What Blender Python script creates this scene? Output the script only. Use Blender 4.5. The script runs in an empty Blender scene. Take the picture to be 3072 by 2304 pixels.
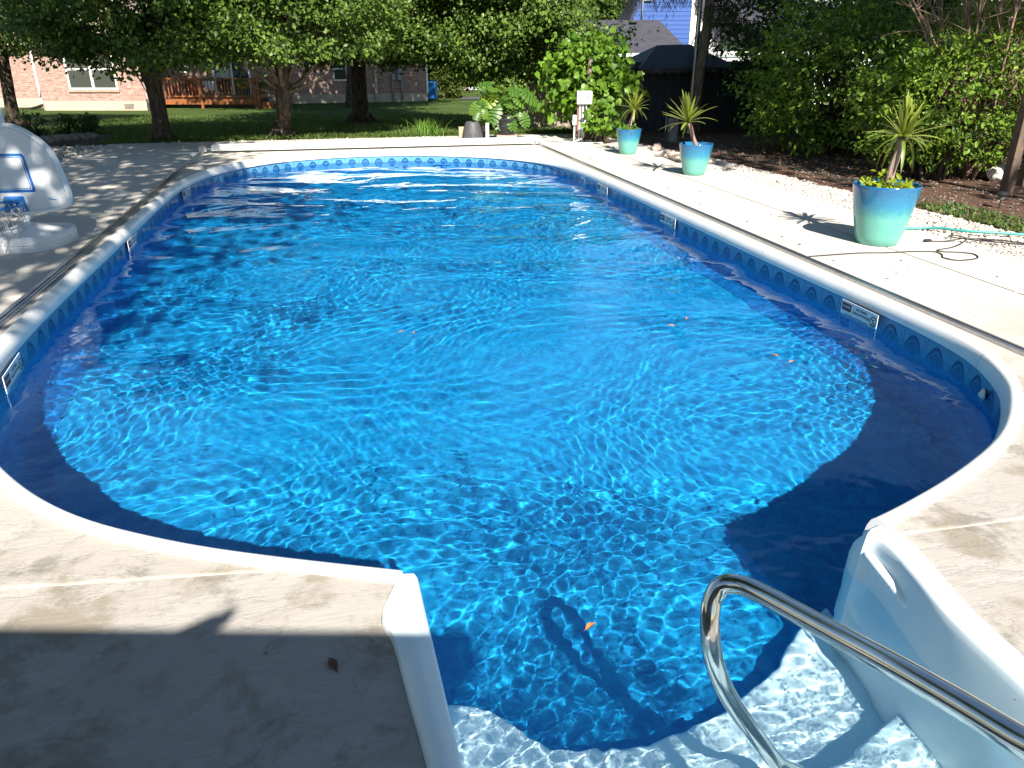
import bpy, bmesh, math, random
import numpy as np
from mathutils import Vector, Matrix, noise
PI = math.pi
R = math.radians
random.seed(7)
rng = np.random.default_rng(7)
SC = bpy.context.scene
COL = SC.collection

# ---------------------------------------------------------------- camera, sky, sun
EYE = 1.6
PITCH, YAW = R(23.37), R(12.757)
cd = bpy.data.cameras.new('camera')
cam = bpy.data.objects.new('camera', cd)
COL.objects.link(cam)
SC.camera = cam
cam.location = (0, 0, EYE)
cam.rotation_euler = (PI / 2 - PITCH, 0, -YAW)
cd.sensor_width = 36
cd.lens = 36 * 2307 / 3072
cd.clip_start = 0.05
cd.clip_end = 900

KS = 1.2      # metres of shadow per metre of height
SUNV = Vector((-.05, KS, -1)).normalized()
ELEV = math.atan2(1, KS)
W = bpy.data.worlds.new('World')
SC.world = W
W.use_nodes = True
nt = W.node_tree
sky = nt.nodes.new('ShaderNodeTexSky')
sky.sky_type = 'NISHITA'
sky.sun_disc = False
sky.sun_elevation = ELEV
sky.sun_rotation = R(180) - 0.041
sky.air_density = 1.3
sky.dust_density = 0.2
sky.ozone_density = 3.0
nt.links.new(sky.outputs[0], nt.nodes['Background'].inputs[0])
nt.nodes['Background'].inputs[1].default_value = 0.05
sl = bpy.data.lights.new('sun', 'SUN')
sl.energy = 5.0
sl.angle = R(.5)
sl.color = (1.0, .93, .83)
sl.cycles.is_caustics_light = True
sun = bpy.data.objects.new('sun', sl)
COL.objects.link(sun)
sun.rotation_euler = SUNV.to_track_quat('-Z', 'Y').to_euler()
SC.view_settings.view_transform = 'Standard'
SC.view_settings.look = 'None'
SC.view_settings.exposure = 1.4
SC.view_settings.gamma = 1
SC.view_settings.use_curve_mapping = False
SC.cycles.max_bounces = 10
SC.cycles.transmission_bounces = 8
SC.cycles.sample_clamp_indirect = 6

# ---------------------------------------------------------------- frames of reference
CY, SY = math.cos(YAW), math.sin(YAW)
def C(r, f, z=0.0):
    """right / forward distance from the deck corner the photographer stands on -> world"""
    return Vector((r * CY + f * SY, -r * SY + f * CY, z))
def P(px, py, f):
    a = (px - 1536) / 2307
    b = (1152 - py) / 2307
    c, s = math.cos(PITCH), math.sin(PITCH)
    dz = f * (b * c - s) / (c + b * s)
    D = f * c - dz * s
    return a * D, EYE + dz
def gz(f):
    """the lawn falls gently away behind the deck"""
    return -0.5 * max(0.0, min(1.0, (f - 16.8) / 15.5)) - max(0.0, (f - 60)) * 0.004

# ---------------------------------------------------------------- material helpers
class M:
    def __init__(s, name, rough=.6, spec=.5, metal=0.0, color=None):
        s.m = bpy.data.materials.new(name)
        s.m.use_nodes = True
        s.nt = s.m.node_tree
        s.b = s.nt.nodes['Principled BSDF']
        s.out = s.nt.nodes['Material Output']
        s.b.inputs['Roughness'].default_value = rough
        s.b.inputs['Metallic'].default_value = metal
        s.b.inputs['Specular IOR Level'].default_value = spec
        if color is not None:
            s.b.inputs['Base Color'].default_value = (*color, 1)
    def n(s, t, props=None, **ins):
        nd = s.nt.nodes.new('ShaderNode' + t)
        for k, v in (props or {}).items():
            setattr(nd, k, v)
        for k, v in ins.items():
            k = k.replace('_', ' ')
            sock = nd.inputs[int(k[1:])] if (k[0] == 'i' and k[1:].isdigit()) else nd.inputs[k]
            s.put(sock, v)
        return nd
    def put(s, sock, v):
        if isinstance(v, bpy.types.NodeSocket):
            s.nt.links.new(v, sock)
        elif isinstance(v, tuple) and len(v) == 3 and sock.type == 'RGBA':
            sock.default_value = (*v, 1)
        else:
            sock.default_value = v
    def math(s, op, a, b=0.0, c=None, clamp=False):
        nd = s.n('Math', {'operation': op, 'use_clamp': clamp}, i0=a, i1=b)
        if c is not None:
            s.put(nd.inputs[2], c)
        return nd.outputs[0]
    def obj(s):
        return s.n('TexCoord').outputs['Object']
    def pos(s):
        return s.n('NewGeometry').outputs['Position']
    def uv(s):
        return s.n('TexCoord').outputs['UV']
    def scale(s, vec, sx, sy, sz, rot=0):
        return s.n('Mapping', None, Vector=vec, Scale=(sx, sy, sz), Rotation=(0, 0, rot)).outputs[0]
    def noise(s, vec, scale, detail=4, rough=.55, dist=0.0):
        return s.n('TexNoise', None, Vector=vec, Scale=scale, Detail=detail, Roughness=rough, Distortion=dist).outputs[0]
    def ramp(s, fac, lo, hi, a=(0, 0, 0), b=(1, 1, 1)):
        nd = s.n('ValToRGB', None, Fac=fac)
        e = nd.color_ramp.elements
        e[0].position = lo; e[0].color = (*a, 1)
        e[1].position = hi; e[1].color = (*b, 1)
        return nd.outputs[0]
    def mix(s, fac, a, b, mode='MIX'):
        nd = s.nt.nodes.new('ShaderNodeMix')
        nd.data_type = 'RGBA'; nd.blend_type = mode
        s.put(nd.inputs[0], fac)
        s.put(nd.inputs[6], a); s.put(nd.inputs[7], b)
        return nd.outputs[2]
    def color(s, v):
        s.put(s.b.inputs['Base Color'], v); return s
    def bump(s, h, strength=.3, dist=.01):
        bn = s.n('Bump', None, Height=h, Strength=strength, Distance=dist)
        s.put(s.b.inputs['Normal'], bn.outputs[0]); return s
    def sep(s, v):
        return s.n('SeparateXYZ', None, Vector=v).outputs

def simple(name, c, rough=.5, var=.12, sc=12, metal=0.0, spec=.5, bump=0.0):
    m = M(name, rough, spec, metal)
    nz = m.noise(m.obj(), sc, 5)
    c1 = tuple(x * (1 - var) for x in c); c2 = tuple(min(1, x * (1 + var)) for x in c)
    m.color(m.ramp(nz, .3, .7, c1, c2))
    if bump: m.bump(nz, bump, .01)
    return m.m

def concrete(name, base):
    m = M(name, .85, .3)
    p = m.pos()
    big = m.noise(p, 1.1, 5, .6)
    fine = m.noise(p, 60, 4, .7)
    brush = m.noise(m.scale(p, 6, 90, 1, R(4)), 1, 4, .6)
    flake = m.noise(m.scale(p, 1, 2.2, 1, R(20)), 2.3, 9, .72, .35)
    y = m.sep(p)[1]
    near = m.math('MULTIPLY', m.math('SUBTRACT', 4.6, y), .45, clamp=True)      # old worn paint by the steps, plus the shade tint
    c = m.ramp(big, .3, .72, tuple(x * .88 for x in base), tuple(min(1, x * 1.06) for x in base))
    c = m.mix(m.math('MULTIPLY', m.ramp(flake, .47, .50), near), c, (.50, .46, .41))
    tan = m.noise(p, 1.7, 7, .68, .2)
    c = m.mix(m.math('MULTIPLY', m.math('MULTIPLY', m.ramp(tan, .52, .60), near), .8), c, (.27, .225, .15))
    dark = m.noise(p, 2.6, 8, .75, .3)
    c = m.mix(m.math('MULTIPLY', m.math('MULTIPLY', m.ramp(dark, .55, .63), near), .7), c, (.16, .145, .12))
    c = m.mix(m.math('MULTIPLY', m.ramp(brush, .35, .65), .4), c, tuple(x * .72 for x in base))
    c = m.mix(m.math('MULTIPLY', m.ramp(fine, .4, .75), .22), c, tuple(x * .6 for x in base))
    spots = m.n('TexVoronoi', None, Vector=p, Scale=5.0, Randomness=1.0).outputs['Distance']
    c = m.mix(m.math('MULTIPLY', m.ramp(spots, .035, .05, (1, 1, 1), (0, 0, 0)), .5), c, (.12, .1, .08))
    crack = m.n('TexVoronoi', {'feature': 'DISTANCE_TO_EDGE'}, Vector=m.mix(.12, p, m.n('TexNoise', None, Vector=p, Scale=6.0).outputs[1]), Scale=9.0).outputs[0]
    c = m.mix(m.math('MULTIPLY', m.math('MULTIPLY', m.ramp(crack, .0, .03, (1, 1, 1), (0, 0, 0)), near), m.math('MULTIPLY', m.ramp(big, .45, .6), .2)), c, (.2, .17, .13))
    c = m.mix(m.math('MULTIPLY', near, .75), c, m.mix(1.0, c, (.62, .63, .66), 'MULTIPLY'))  # near deck darkened cool: grime, and house shade put into its colour
    m.color(c)
    h = m.math('ADD', m.math('MULTIPLY', brush, .6), m.math('ADD', m.math('MULTIPLY', fine, .4), m.math('MULTIPLY', m.math('MULTIPLY', m.ramp(flake, .47, .50), near), .5)))
    m.bump(h, .55, .004)
    return m.m

def leafmat(name, a, b, rough=.42, trans=.28, vein=0.0):
    m = M(name, rough, .22)
    geo = m.n('NewGeometry')
    rnd = geo.outputs['Random Per Island']
    nz = m.noise(m.pos(), 1.3, 3)
    c = m.ramp(m.math('ADD', m.math('MULTIPLY', rnd, .6), m.math('MULTIPLY', nz, .5)), .2, .85, a, b)
    c = m.mix(m.math('MULTIPLY', geo.outputs['Backfacing'], .35), c, tuple(min(1, x * 1.5 + .02) for x in b))
    m.color(c)
    tr = m.n('BsdfTranslucent', None, Color=m.mix(.5, c, (.28, .42, .03)))
    ms = m.n('MixShader', None, Fac=trans)
    m.nt.links.new(m.b.outputs[0], ms.inputs[1])
    m.nt.links.new(tr.outputs[0], ms.inputs[2])
    m.nt.links.new(ms.outputs[0], m.out.inputs[0])
    return m.m

def bark(name, a, b, sc=1.0):
    m = M(name, .9, .2)
    p = m.obj()
    nz = m.noise(m.scale(p, 9 * sc, 9 * sc, 2.2 * sc), 2.2, 8, .7, .6)
    m.color(m.ramp(nz, .35, .68, a, b))
    m.bump(nz, .9, .03)
    return m.m

# ---------------------------------------------------------------- mesh helpers
class B:
    def __init__(s):
        s.v = []; s.f = []; s.uv = {}
    def add(s, vs, fs):
        o = len(s.v)
        s.v += [Vector(v) for v in vs]
        s.f += [tuple(i + o for i in f) for f in fs]
        return s
    def box(s, x0, x1, y0, y1, z0, z1, fn=None, taper=0.0):
        t = taper
        vs = [(x0, y0, z0), (x1, y0, z0), (x1, y1, z0), (x0, y1, z0), (x0 + t, y0 + t, z1), (x1 - t, y0 + t, z1), (x1 - t, y1 - t, z1), (x0 + t, y1 - t, z1)]
        if fn: vs = [fn(*v) for v in vs]
        return s.add(vs, [(3, 2, 1, 0), (4, 5, 6, 7), (0, 1, 5, 4), (1, 2, 6, 5), (2, 3, 7, 6), (3, 0, 4, 7)])
    def tube(s, pts, rad, n=8, cap=True):
        pts = [Vector(p) for p in pts]
        if not hasattr(rad, '__len__'): rad = [rad] * len(pts)
        up = Vector((0, 0, 1))
        o = len(s.v)
        prev = None
        for i, p in enumerate(pts):
            a = pts[max(i - 1, 0)]; b = pts[min(i + 1, len(pts) - 1)]
            t = (b - a).normalized()
            if prev is None:
                u = t.cross(up)
                if u.length < .2: u = t.cross(Vector((1, 0, 0)))
            else:
                u = prev - t * prev.dot(t)
            u.normalize(); prev = u
            w = t.cross(u)
            for k in range(n):
                q = 2 * PI * k / n
                s.v.append(p + (u * math.cos(q) + w * math.sin(q)) * rad[i])
        for i in range(len(pts) - 1):
            for k in range(n):
                a = o + i * n + k; b = o + i * n + (k + 1) % n
                s.f.append((a, b, b + n, a + n))
        if cap:
            s.f.append(tuple(o + k for k in range(n))[::-1])
            s.f.append(tuple(o + (len(pts) - 1) * n + k for k in range(n)))
        return s
    def lathe(s, prof, n=40, cx=0, cy=0, cz=0, fn=None):
        o = len(s.v)
        for r, z in prof:
            for k in range(n):
                q = 2 * PI * k / n
                rr = r * (fn(q, z) if fn else 1)
                s.v.append(Vector((cx + rr * math.cos(q), cy + rr * math.sin(q), cz + z)))
        for i in range(len(prof) - 1):
            for k in range(n):
                a = o + i * n + k; b = o + i * n + (k + 1) % n
                s.f.append((a, b, b + n, a + n))
        return s
    def poly(s, pts, z0, z1):
        n = len(pts)
        vs = [(x, y, z0) for x, y in pts] + [(x, y, z1) for x, y in pts]
        return s.add(vs, [tuple(range(n))[::-1], tuple(range(n, 2 * n))] + [(i, (i + 1) % n, n + (i + 1) % n, n + i) for i in range(n)])
    def xf(s, fn):
        s.v = [fn(v) for v in s.v]; return s

def tag(o, label=None, cat=None, group=None, kind=None):
    if label: o['label'] = label
    if cat: o['category'] = cat
    if group: o['group'] = group
    if kind: o['kind'] = kind
    return o

def empty(name, loc, label, cat, group=None, rz=0.0):
    o = bpy.data.objects.new(name, None)
    o.empty_display_size = .2
    COL.objects.link(o)
    o.location = loc; o.rotation_euler = (0, 0, rz)
    return tag(o, label, cat, group)

def wmat(o):
    m = Matrix.Translation(o.location) @ o.rotation_euler.to_matrix().to_4x4()
    return (wmat(o.parent) @ m) if o.parent else m

def link(name, me, parent=None, world=True):
    o = bpy.data.objects.new(name, me)
    COL.objects.link(o)
    if parent: o.parent = parent
    return o

def mesh(name, b, mat, smooth=False, local=None):
    me = bpy.data.meshes.new(name)
    vs = b.v if local is None else [local @ v for v in b.v]
    me.from_pydata([tuple(v) for v in vs], [], b.f)
    if smooth: me.polygons.foreach_set('use_smooth', [True] * len(me.polygons))
    for m in (mat if isinstance(mat, (list, tuple)) else [mat]):
        me.materials.append(m)
    me.update()
    return me

def part(name, b, mat, parent=None, smooth=False, bevel=0.0, auto=None, segs=2):
    """geometry given in world space; stored relative to its parent"""
    inv = wmat(parent).inverted() if parent else None
    me = mesh(name, b, mat, smooth or bevel > 0, inv)
    o = link(name, me, parent)
    if bevel:
        md = o.modifiers.new('bevel', 'BEVEL'); md.width = bevel; md.segments = segs; md.limit_method = 'ANGLE'; md.angle_limit = R(35)
        md.harden_normals = True
    elif smooth and auto:
        md = o.modifiers.new('split', 'EDGE_SPLIT'); md.split_angle = R(auto)
    return o

def inst(name, me, parent, loc, rot=(0, 0, 0), sc=(1, 1, 1)):
    """loc/rot in parent's space; shares the mesh"""
    o = link(name, me, parent)
    o.location = loc; o.rotation_euler = rot; o.scale = sc
    return o

def npmesh(name, V, F, mat, smooth=False):
    me = bpy.data.meshes.new(name)
    V = np.asarray(V, np.float32); F = np.asarray(F, np.int32)
    k = F.shape[1]
    me.vertices.add(len(V)); me.vertices.foreach_set('co', V.ravel())
    me.loops.add(F.size); me.loops.foreach_set('vertex_index', F.ravel())
    me.polygons.add(len(F)); me.polygons.foreach_set('loop_start', np.arange(0, F.size, k, dtype=np.int32))
    if smooth: me.polygons.foreach_set('use_smooth', np.ones(len(F), bool))
    me.materials.append(mat)
    me.update(calc_edges=True)
    return me

LEAF = {
 'quad': ([(0, 0, 0), (.45, .33, .10), (1, 0, -.05), (.45, -.33, .10)], [(0, 2, 1, 1), (0, 3, 2, 2)]),
 'oval': ([(0, 0, 0), (.3, .24, .07), (.72, .2, .05), (1, 0, -.08), (.72, -.2, .05), (.3, -.24, .07)], [(0, 3, 2, 1), (0, 5, 4, 3)]),
 'heart': ([(0, 0, 0), (-.14, .22, .03), (.08, .46, .08), (.5, .40, .06), (1.0, 0, -.12), (.5, 0, -.01), (.5, -.40, .06), (.08, -.46, .08), (-.14, -.22, .03)],
           [(0, 5, 3, 2), (0, 2, 1, 1), (5, 4, 3, 3), (0, 7, 6, 5), (0, 8, 7, 7), (5, 6, 4, 4)]),
 'blade': ([(0, .04, 0), (0, -.04, 0), (.5, -.03, .02), (1, 0, -.1), (.5, .03, .02)], [(0, 1, 2, 4), (4, 2, 3, 3)]),
}
def leaf_arrays(cent, axis, nrm, size, kind):
    tv, tf = LEAF[kind]
    tv = np.array(tv); 
    axis = axis / np.linalg.norm(axis, axis=1, keepdims=True)
    side = np.cross(nrm, axis); side /= np.linalg.norm(side, axis=1, keepdims=True) + 1e-9
    up = np.cross(axis, side)
    n = len(cent)
    V = (cent[:, None, :] + size[:, None, None] * (tv[None, :, 0:1] * axis[:, None, :] + tv[None, :, 1:2] * side[:, None, :] + tv[None, :, 2:3] * up[:, None, :]))
    return V, tf
def leaves_mesh(name, cent, axis, nrm, size, kind, mat):
    V, tf = leaf_arrays(cent, axis, nrm, size, kind)
    n, k = V.shape[0], V.shape[1]
    tris = []
    for f in tf:
        g = [x for i, x in enumerate(f) if i == 0 or x != f[i - 1]]
        for j in range(1, len(g) - 1):
            tris.append((g[0], g[j], g[j + 1]))
    T = np.array(tris)
    F = (T[None] + (np.arange(n) * k)[:, None, None]).reshape(-1, 3)
    return npmesh(name, V.reshape(-1, 3), F, mat)

def sprigs(n, center, rad, per, spread, size, r_in=.5, keep=None, flat=.55, tilt=.5, seed=1, drop=.25):
    """clumps of leaves through an ellipsoid"""
    g = np.random.default_rng(seed)
    d = g.normal(size=(n * 4, 3)); d /= np.linalg.norm(d, axis=1, keepdims=True)
    rr = r_in + (1 - r_in) * g.random(n * 4) ** .7
    c = np.array(center) + d * rr[:, None] * np.array(rad)
    if keep is not None:
        c = c[keep(c)]
    c = c[:n]
    n = len(c)
    m = n * per
    off = g.normal(size=(n, per, 3)) * spread * np.array([1, 1, flat])
    cent = (c[:, None, :] + off).reshape(-1, 3)
    out = cent - np.array(center)
    out /= np.linalg.norm(out, axis=1, keepdims=True) + 1e-6
    axis = out * .6 + g.normal(size=(m, 3)) * .7 + np.array([0, 0, -drop])
    nrm = np.array([0, -.25, 1.0]) + g.normal(size=(m, 3)) * tilt + out * .35
    sz = size * (.65 + .7 * g.random(m))
    return c, cent, axis, nrm, sz
def bulk_and_parts(root, cent, axis, nrm, sz, kind, mat, nparts, name='foliage', stuff=True):
    """the leaves nearest the camera are single parts, the rest one part"""
    inv = np.array(root.location)
    if nparts:
        d = np.linalg.norm(cent - np.array([0, 0, 1.6]), axis=1)
        o = np.argsort(d)
        sel = o[:nparts]; rest = o[nparts:]
        proto = {}
        V, tf = leaf_arrays(cent[sel] - inv, axis[sel], nrm[sel], sz[sel], kind)
        tv, tf = LEAF[kind]
        me = bpy.data.meshes.new('leaf')
        me.from_pydata([tuple(v) for v in tv], [], [tuple(x for i, x in enumerate(f) if i == 0 or x != f[i - 1]) for f in tf])
        me.materials.append(mat)
        for i in sel:
            a = Vector(axis[i]).normalized(); s = Vector(nrm[i]).cross(a).normalized(); u = a.cross(s)
            o2 = link('leaf', me, root)
            k = float(sz[i])
            o2.matrix_local = Matrix.Translation(Vector(cent[i] - inv)) @ Matrix((a, s, u)).transposed().to_4x4() @ Matrix.Scale(k, 4)
    else:
        rest = np.arange(len(cent))
    me = leaves_mesh(name, cent[rest] - inv, axis[rest], nrm[rest], sz[rest], kind, mat)
    o = link(name, me, root)
    if stuff: o['kind'] = 'stuff'
    return o

def in_poly(x, y, poly):
    inside = np.zeros(x.shape, bool)
    n = len(poly)
    for i in range(n):
        x1, y1 = poly[i]; x2, y2 = poly[(i + 1) % n]
        c = ((y1 > y) != (y2 > y)) & (x < (x2 - x1) * (y - y1) / (y2 - y1 + 1e-12) + x1)
        inside ^= c
    return inside

# ---------------------------------------------------------------- materials
m_conc = concrete('pool_deck_concrete', (.545, .51, .455))
m_white = simple('white_coping', (.80, .80, .78), .35, .05, 5)
def make_shell():
    m = M('white_fibreglass', .38, .5)
    p = m.pos()
    n1 = m.noise(p, 5, 5, .6); sp = m.n('TexVoronoi', None, Vector=p, Scale=9.0).outputs['Distance']
    c = m.ramp(n1, .3, .7, (.69, .82, .86), (.82, .89, .91))  # aqua cast of liner and water put into the white base colour
    c = m.mix(m.math('MULTIPLY', m.ramp(sp, .02, .045, (1, 1, 1), (0, 0, 0)), .7), c, (.2, .18, .15))
    m.color(c); m.bump(m.noise(p, 260, 3, .6), .25, .002)
    return m.m
m_shell = make_shell()
m_metal = simple('grey_aluminium', (.42, .43, .45), .32, .15, 20, .9)
m_steel = M('polished_stainless_steel', .07, .5, 1.0)
_n = m_steel.noise(m_steel.scale(m_steel.obj(), 40, 40, 40), 1, 4)
m_steel.color(m_steel.ramp(_n, .3, .8, (.50, .50, .50), (.64, .63, .61)))
m_steel.put(m_steel.b.inputs['Roughness'], m_steel.math('MULTIPLY', m_steel.noise(m_steel.obj(), 30, 5, .7), .22))
m_steel = m_steel.m
m_black = simple('black_rubber', (.015, .015, .017), .5)
m_bark = bark('pear_bark', (.018, .014, .011), (.13, .10, .075))
m_barkl = bark('pale_bark', (.05, .04, .03), (.22, .18, .13))
m_pear = leafmat('pear_leaf', (.012, .036, .008), (.11, .175, .028), .42, .12)
m_dark = leafmat('dark_leaf', (.010, .030, .008), (.035, .08, .014), .4, .2)
m_redbud = leafmat('heart_leaf', (.035, .10, .012), (.13, .235, .022), .4, .25)
m_hedge = leafmat('hedge_leaf', (.018, .06, .010), (.16, .25, .025), .4, .18)
m_lime = leafmat('lime_leaf', (.10, .17, .012), (.24, .30, .02), .42, .3)
m_far = leafmat('far_leaf', (.03, .06, .015), (.10, .15, .03), .5, .25)
m_needle = leafmat('conifer_needle', (.008, .02, .008), (.03, .05, .015), .5, .1)

# ================================================================ POOL
OUT = [(0.085, 2.088), (-0.369, 2.278), (-0.711, 2.448), (-1.08, 2.692), (-1.407, 3.035), (-1.72, 3.52), (-1.95, 4.15), (-2.06, 4.9), (-2.09, 6.0), (-2.09, 7.5), (-2.09, 9.0), (-2.08, 10.4),
       (-1.98, 11.6), (-1.66, 12.7), (-1.0, 13.6), (-.2, 14.05), (.6, 14.19), (1.4, 14.12), (2.15, 13.84), (2.85, 13.35), (3.36, 12.65), (3.60, 11.8), (3.68, 10.6), (3.69, 9.0),
       (3.69, 7.5), (3.69, 6.0), (3.71, 4.9), (3.715, 4.3), (3.69, 3.80), (3.63, 3.48), (3.535, 3.239), (3.404, 3.007), (3.236, 2.812), (3.046, 2.63), (2.87, 2.493), (2.648, 2.358), (2.339, 2.203), (2.046, 2.08), (1.861, 2.013)]
def catmull(pts, k=6):
    P_ = [Vector((*p, 0)) for p in pts]
    res = []
    for i in range(len(P_) - 1):
        a = P_[max(i - 1, 0)]; b = P_[i]; c = P_[i + 1]; d = P_[min(i + 2, len(P_) - 1)]
        for j in range(k):
            t = j / k
            res.append(.5 * ((2 * b) + (c - a) * t + (2 * a - 5 * b + 4 * c - d) * t * t + (3 * b - a - 3 * c + d) * t ** 3))
    res.append(P_[-1])
    return res
OUTC = catmull(OUT)
for _ in range(3):
    OUTC = [OUTC[0]] + [(OUTC[i - 1] + OUTC[i] * 2 + OUTC[i + 1]) / 4 for i in range(1, len(OUTC) - 1)] + [OUTC[-1]]
def offset(path, d):
    """moves the path towards the water by d (path runs with the water on its right)"""
    res = []
    for i, p in enumerate(path):
        t = (path[min(i + 1, len(path) - 1)] - path[max(i - 1, 0)]).normalized()
        res.append(p + Vector((t.y, -t.x, 0)) * d)
    return res
_t = OUTC[60] - OUTC[59]
def sweep(path, prof, closed_prof=False):
    b = B()
    rows = [[q + Vector((0, 0, z)) for q in offset(path, d)] for d, z in prof]
    n = len(path)
    for r in rows: b.v += r
    m = len(rows)
    for j in range(m if closed_prof else m - 1):
        j2 = (j + 1) % m
        for i in range(n - 1):
            b.f.append((j * n + i, j * n + i + 1, j2 * n + i + 1, j2 * n + i))
    return b

pool = empty('swimming_pool', (0.8, 8, 0), 'large oval pool with white coping, blue patterned liner and white steps', 'pool')
part('coping', sweep(OUTC, [(0, .001), (.003, .012), (.014, .020), (.034, .021), (.052, .014), (.064, .0), (.074, -.025), (.084, -.072), (.080, -.081), (.068, -.080), (.060, -.07), (.059, -.1), (0, -.1)], True), m_white, pool, smooth=True, auto=50)
_m = bpy.data.objects['coping'].data
_b = bmesh.new(); _b.from_mesh(_m)
bmesh.ops.holes_fill(_b, edges=[e for e in _b.edges if e.is_boundary], sides=40)
_b.to_mesh(_m); _b.free()
WALL = offset(OUTC, .05)
FLOOR = -.93
WZ = -.178
# liner materials
def liner_wall():
    m = M('printed_liner_border', .35, .5)
    u, v, _ = m.sep(m.uv())
    per = .235
    fu = m.math('FRACT', m.math('DIVIDE', u, per))                 # 0..1 along one motif
    cx = m.math('SUBTRACT', fu, .56)
    vv = m.math('ADD', v, .30)                                      # height above the band's foot (z=-.30)
    cyy = m.math('SUBTRACT', vv, .025)
    rad = m.math('SQRT', m.math('ADD', m.math('POWER', m.math('MULTIPLY', m.math('ABSOLUTE', cx), 1 / .40), 2.0), m.math('POWER', m.math('MULTIPLY', m.math('ABSOLUTE', cyy), 1 / .17), 2.0)))
    ring = lambda r, w: m.math('LESS_THAN', m.math('ABSOLUTE', m.math('SUBTRACT', rad, r)), w)
    ang = m.math('ARCTAN2', cyy, m.math('MULTIPLY', cx, .43))
    spoke = m.math('LESS_THAN', m.math('ABSOLUTE', m.math('SINE', m.math('MULTIPLY', ang, 7.0))), .38)
    spk = m.math('MULTIPLY', spoke, m.math('LESS_THAN', m.math('ABSOLUTE', m.math('SUBTRACT', rad, .45)), .17))
    r1 = m.math('ADD', m.math('ADD', ring(.86, .07), ring(.62, .03)), m.math('ADD', ring(.26, .06), spk), clamp=True)
    pil = m.math('LESS_THAN', m.math('ABSOLUTE', m.math('SUBTRACT', fu, .07)), .055)
    pil2 = m.math('LESS_THAN', m.math('ABSOLUTE', m.math('SUBTRACT', fu, .07)), .018)
    stone = m.noise(m.uv(), 60, 4, .7)
    base = m.ramp(stone, .35, .65, (.012, .085, .22), (.07, .25, .45))
    c = m.mix(m.math('MULTIPLY', m.math('GREATER_THAN', rad, .95), .55), base, (.14, .37, .56))
    c = m.mix(r1, c, (.006, .06, .20))
    c = m.mix(pil, c, (.012, .10, .30)); c = m.mix(pil2, c, (.2, .48, .7))
    hb = m.math('GREATER_THAN', v, -.095)
    c = m.mix(hb, c, (.02, .15, .36))
    below = m.math('LESS_THAN', v, -.31)
    peb = m.noise(m.scale(m.uv(), 1, 1, 1), 26, 6, .65, 1.2)
    body = m.ramp(peb, .35, .68, (.003, .09, .33), (.012, .25, .58))
    c = m.mix(below, c, body)
    m.color(c)
    return m.m
def liner_floor():
    m = M('blue_liner', .4, .4)
    p = m.pos()
    a = m.noise(p, 7, 7, .7, 1.6)
    bb = m.noise(p, 24, 5, .7, .8)
    c = m.ramp(a, .32, .68, (.004, .155, .42), (.010, .345, .65))
    c = m.mix(m.math('MULTIPLY', m.ramp(bb, .45, .7), .5), c, (.03, .42, .70))
    m.color(c)
    return m.m
m_lw, m_lf = liner_wall(), liner_floor()
def uvwall(o, path):
    me = o.data
    uv = me.uv_layers.new(name='UVMap')
    acc = [0.0]
    for i in range(1, len(path)): acc.append(acc[-1] + (path[i] - path[i - 1]).length)
    n = len(path)
    wz = wmat(o.parent).translation.z
    for poly in me.polygons:
        for li in poly.loop_indices:
            vi = me.loops[li].vertex_index
            uv.data[li].uv = (acc[vi % n], me.vertices[vi].co.z + wz)
lw = part('liner_wall', sweep(OUTC, [(.063, -.05), (.065, -.31), (.065, -.78), (.09, -.86), (.17, -.915), (.28, FLOOR)]), m_lw, pool, smooth=True)
uvwall(lw, OUTC)
for _k in (16, 40, 66, 92, 118, 150, 176, 205):
    if _k + 1 < len(OUTC):
        a_ = OUTC[_k]; b_ = OUTC[_k + 1]; d_ = (b_ - a_).normalized()
        part('coping_joint', sweep([a_, a_ + d_ * .0015, a_ + d_ * .003], [(.003, .0125), (.014, .0208), (.034, .0218), (.052, .0150), (.065, .001), (.075, -.025), (.085, -.072)]), simple('joint_grey', (.30, .29, .27)) if 'joint_grey' not in bpy.data.materials else bpy.data.materials['joint_grey'], pool)
fl = B()
inner = offset(OUTC, .22)
nf = len(inner)
fl.v = [Vector((p.x, p.y, FLOOR - .012)) for p in inner] + [Vector((.80 + (p.x - .8) * .0, max(4.5, min(11.5, p.y)), FLOOR - .012)) for p in inner]
fl.f = [(i, i + 1, nf + i + 1, nf + i) for i in range(nf - 1)]
k0 = len(fl.v)
fl.v += [Vector((1.95, 1.6, FLOOR - .012)), Vector((.0, 1.6, FLOOR - .012))]
fl.f += [(nf - 1, k0, k0 + 1, 0), (nf - 1, 0, nf, 2 * nf - 1)]
lf = part('liner_floor', fl, m_lf, pool)

# white moulded steps
def strip(rows):
    b = B(); n = len(rows[0])
    for r in rows: b.v += [Vector(q) for q in r]
    for j in range(len(rows) - 1):
        for i in range(n - 1):
            b.f.append((j * n + i, j * n + i + 1, (j + 1) * n + i + 1, (j + 1) * n + i))
    return b
def rs(pts, k=6):
    return [(q.x, q.y) for q in catmull(pts, k)]
LO = rs([(.078, 2.075), (.050, 2.00), (.025, 1.93), (.030, 1.87), (.050, 1.80), (.073, 1.572), (.095, 1.36), (.13, .9), (.15, .25)])
n_ = len(LO)
LI = [(.148 + (2.1 - o[1]) * .034, o[1]) for o in LO]; LI[0] = (.150, 2.080)
RO = rs([(1.852, 1.985), (1.868, 1.93), (1.862, 1.84), (1.845, 1.74), (1.812, 1.563), (1.80, 1.332), (1.80, .9), (1.80, .25)])
nr_ = len(RO)
RI = [(o[0] - .095, o[1]) for o in RO]; RI[0] = (1.762, 1.975)
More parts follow.
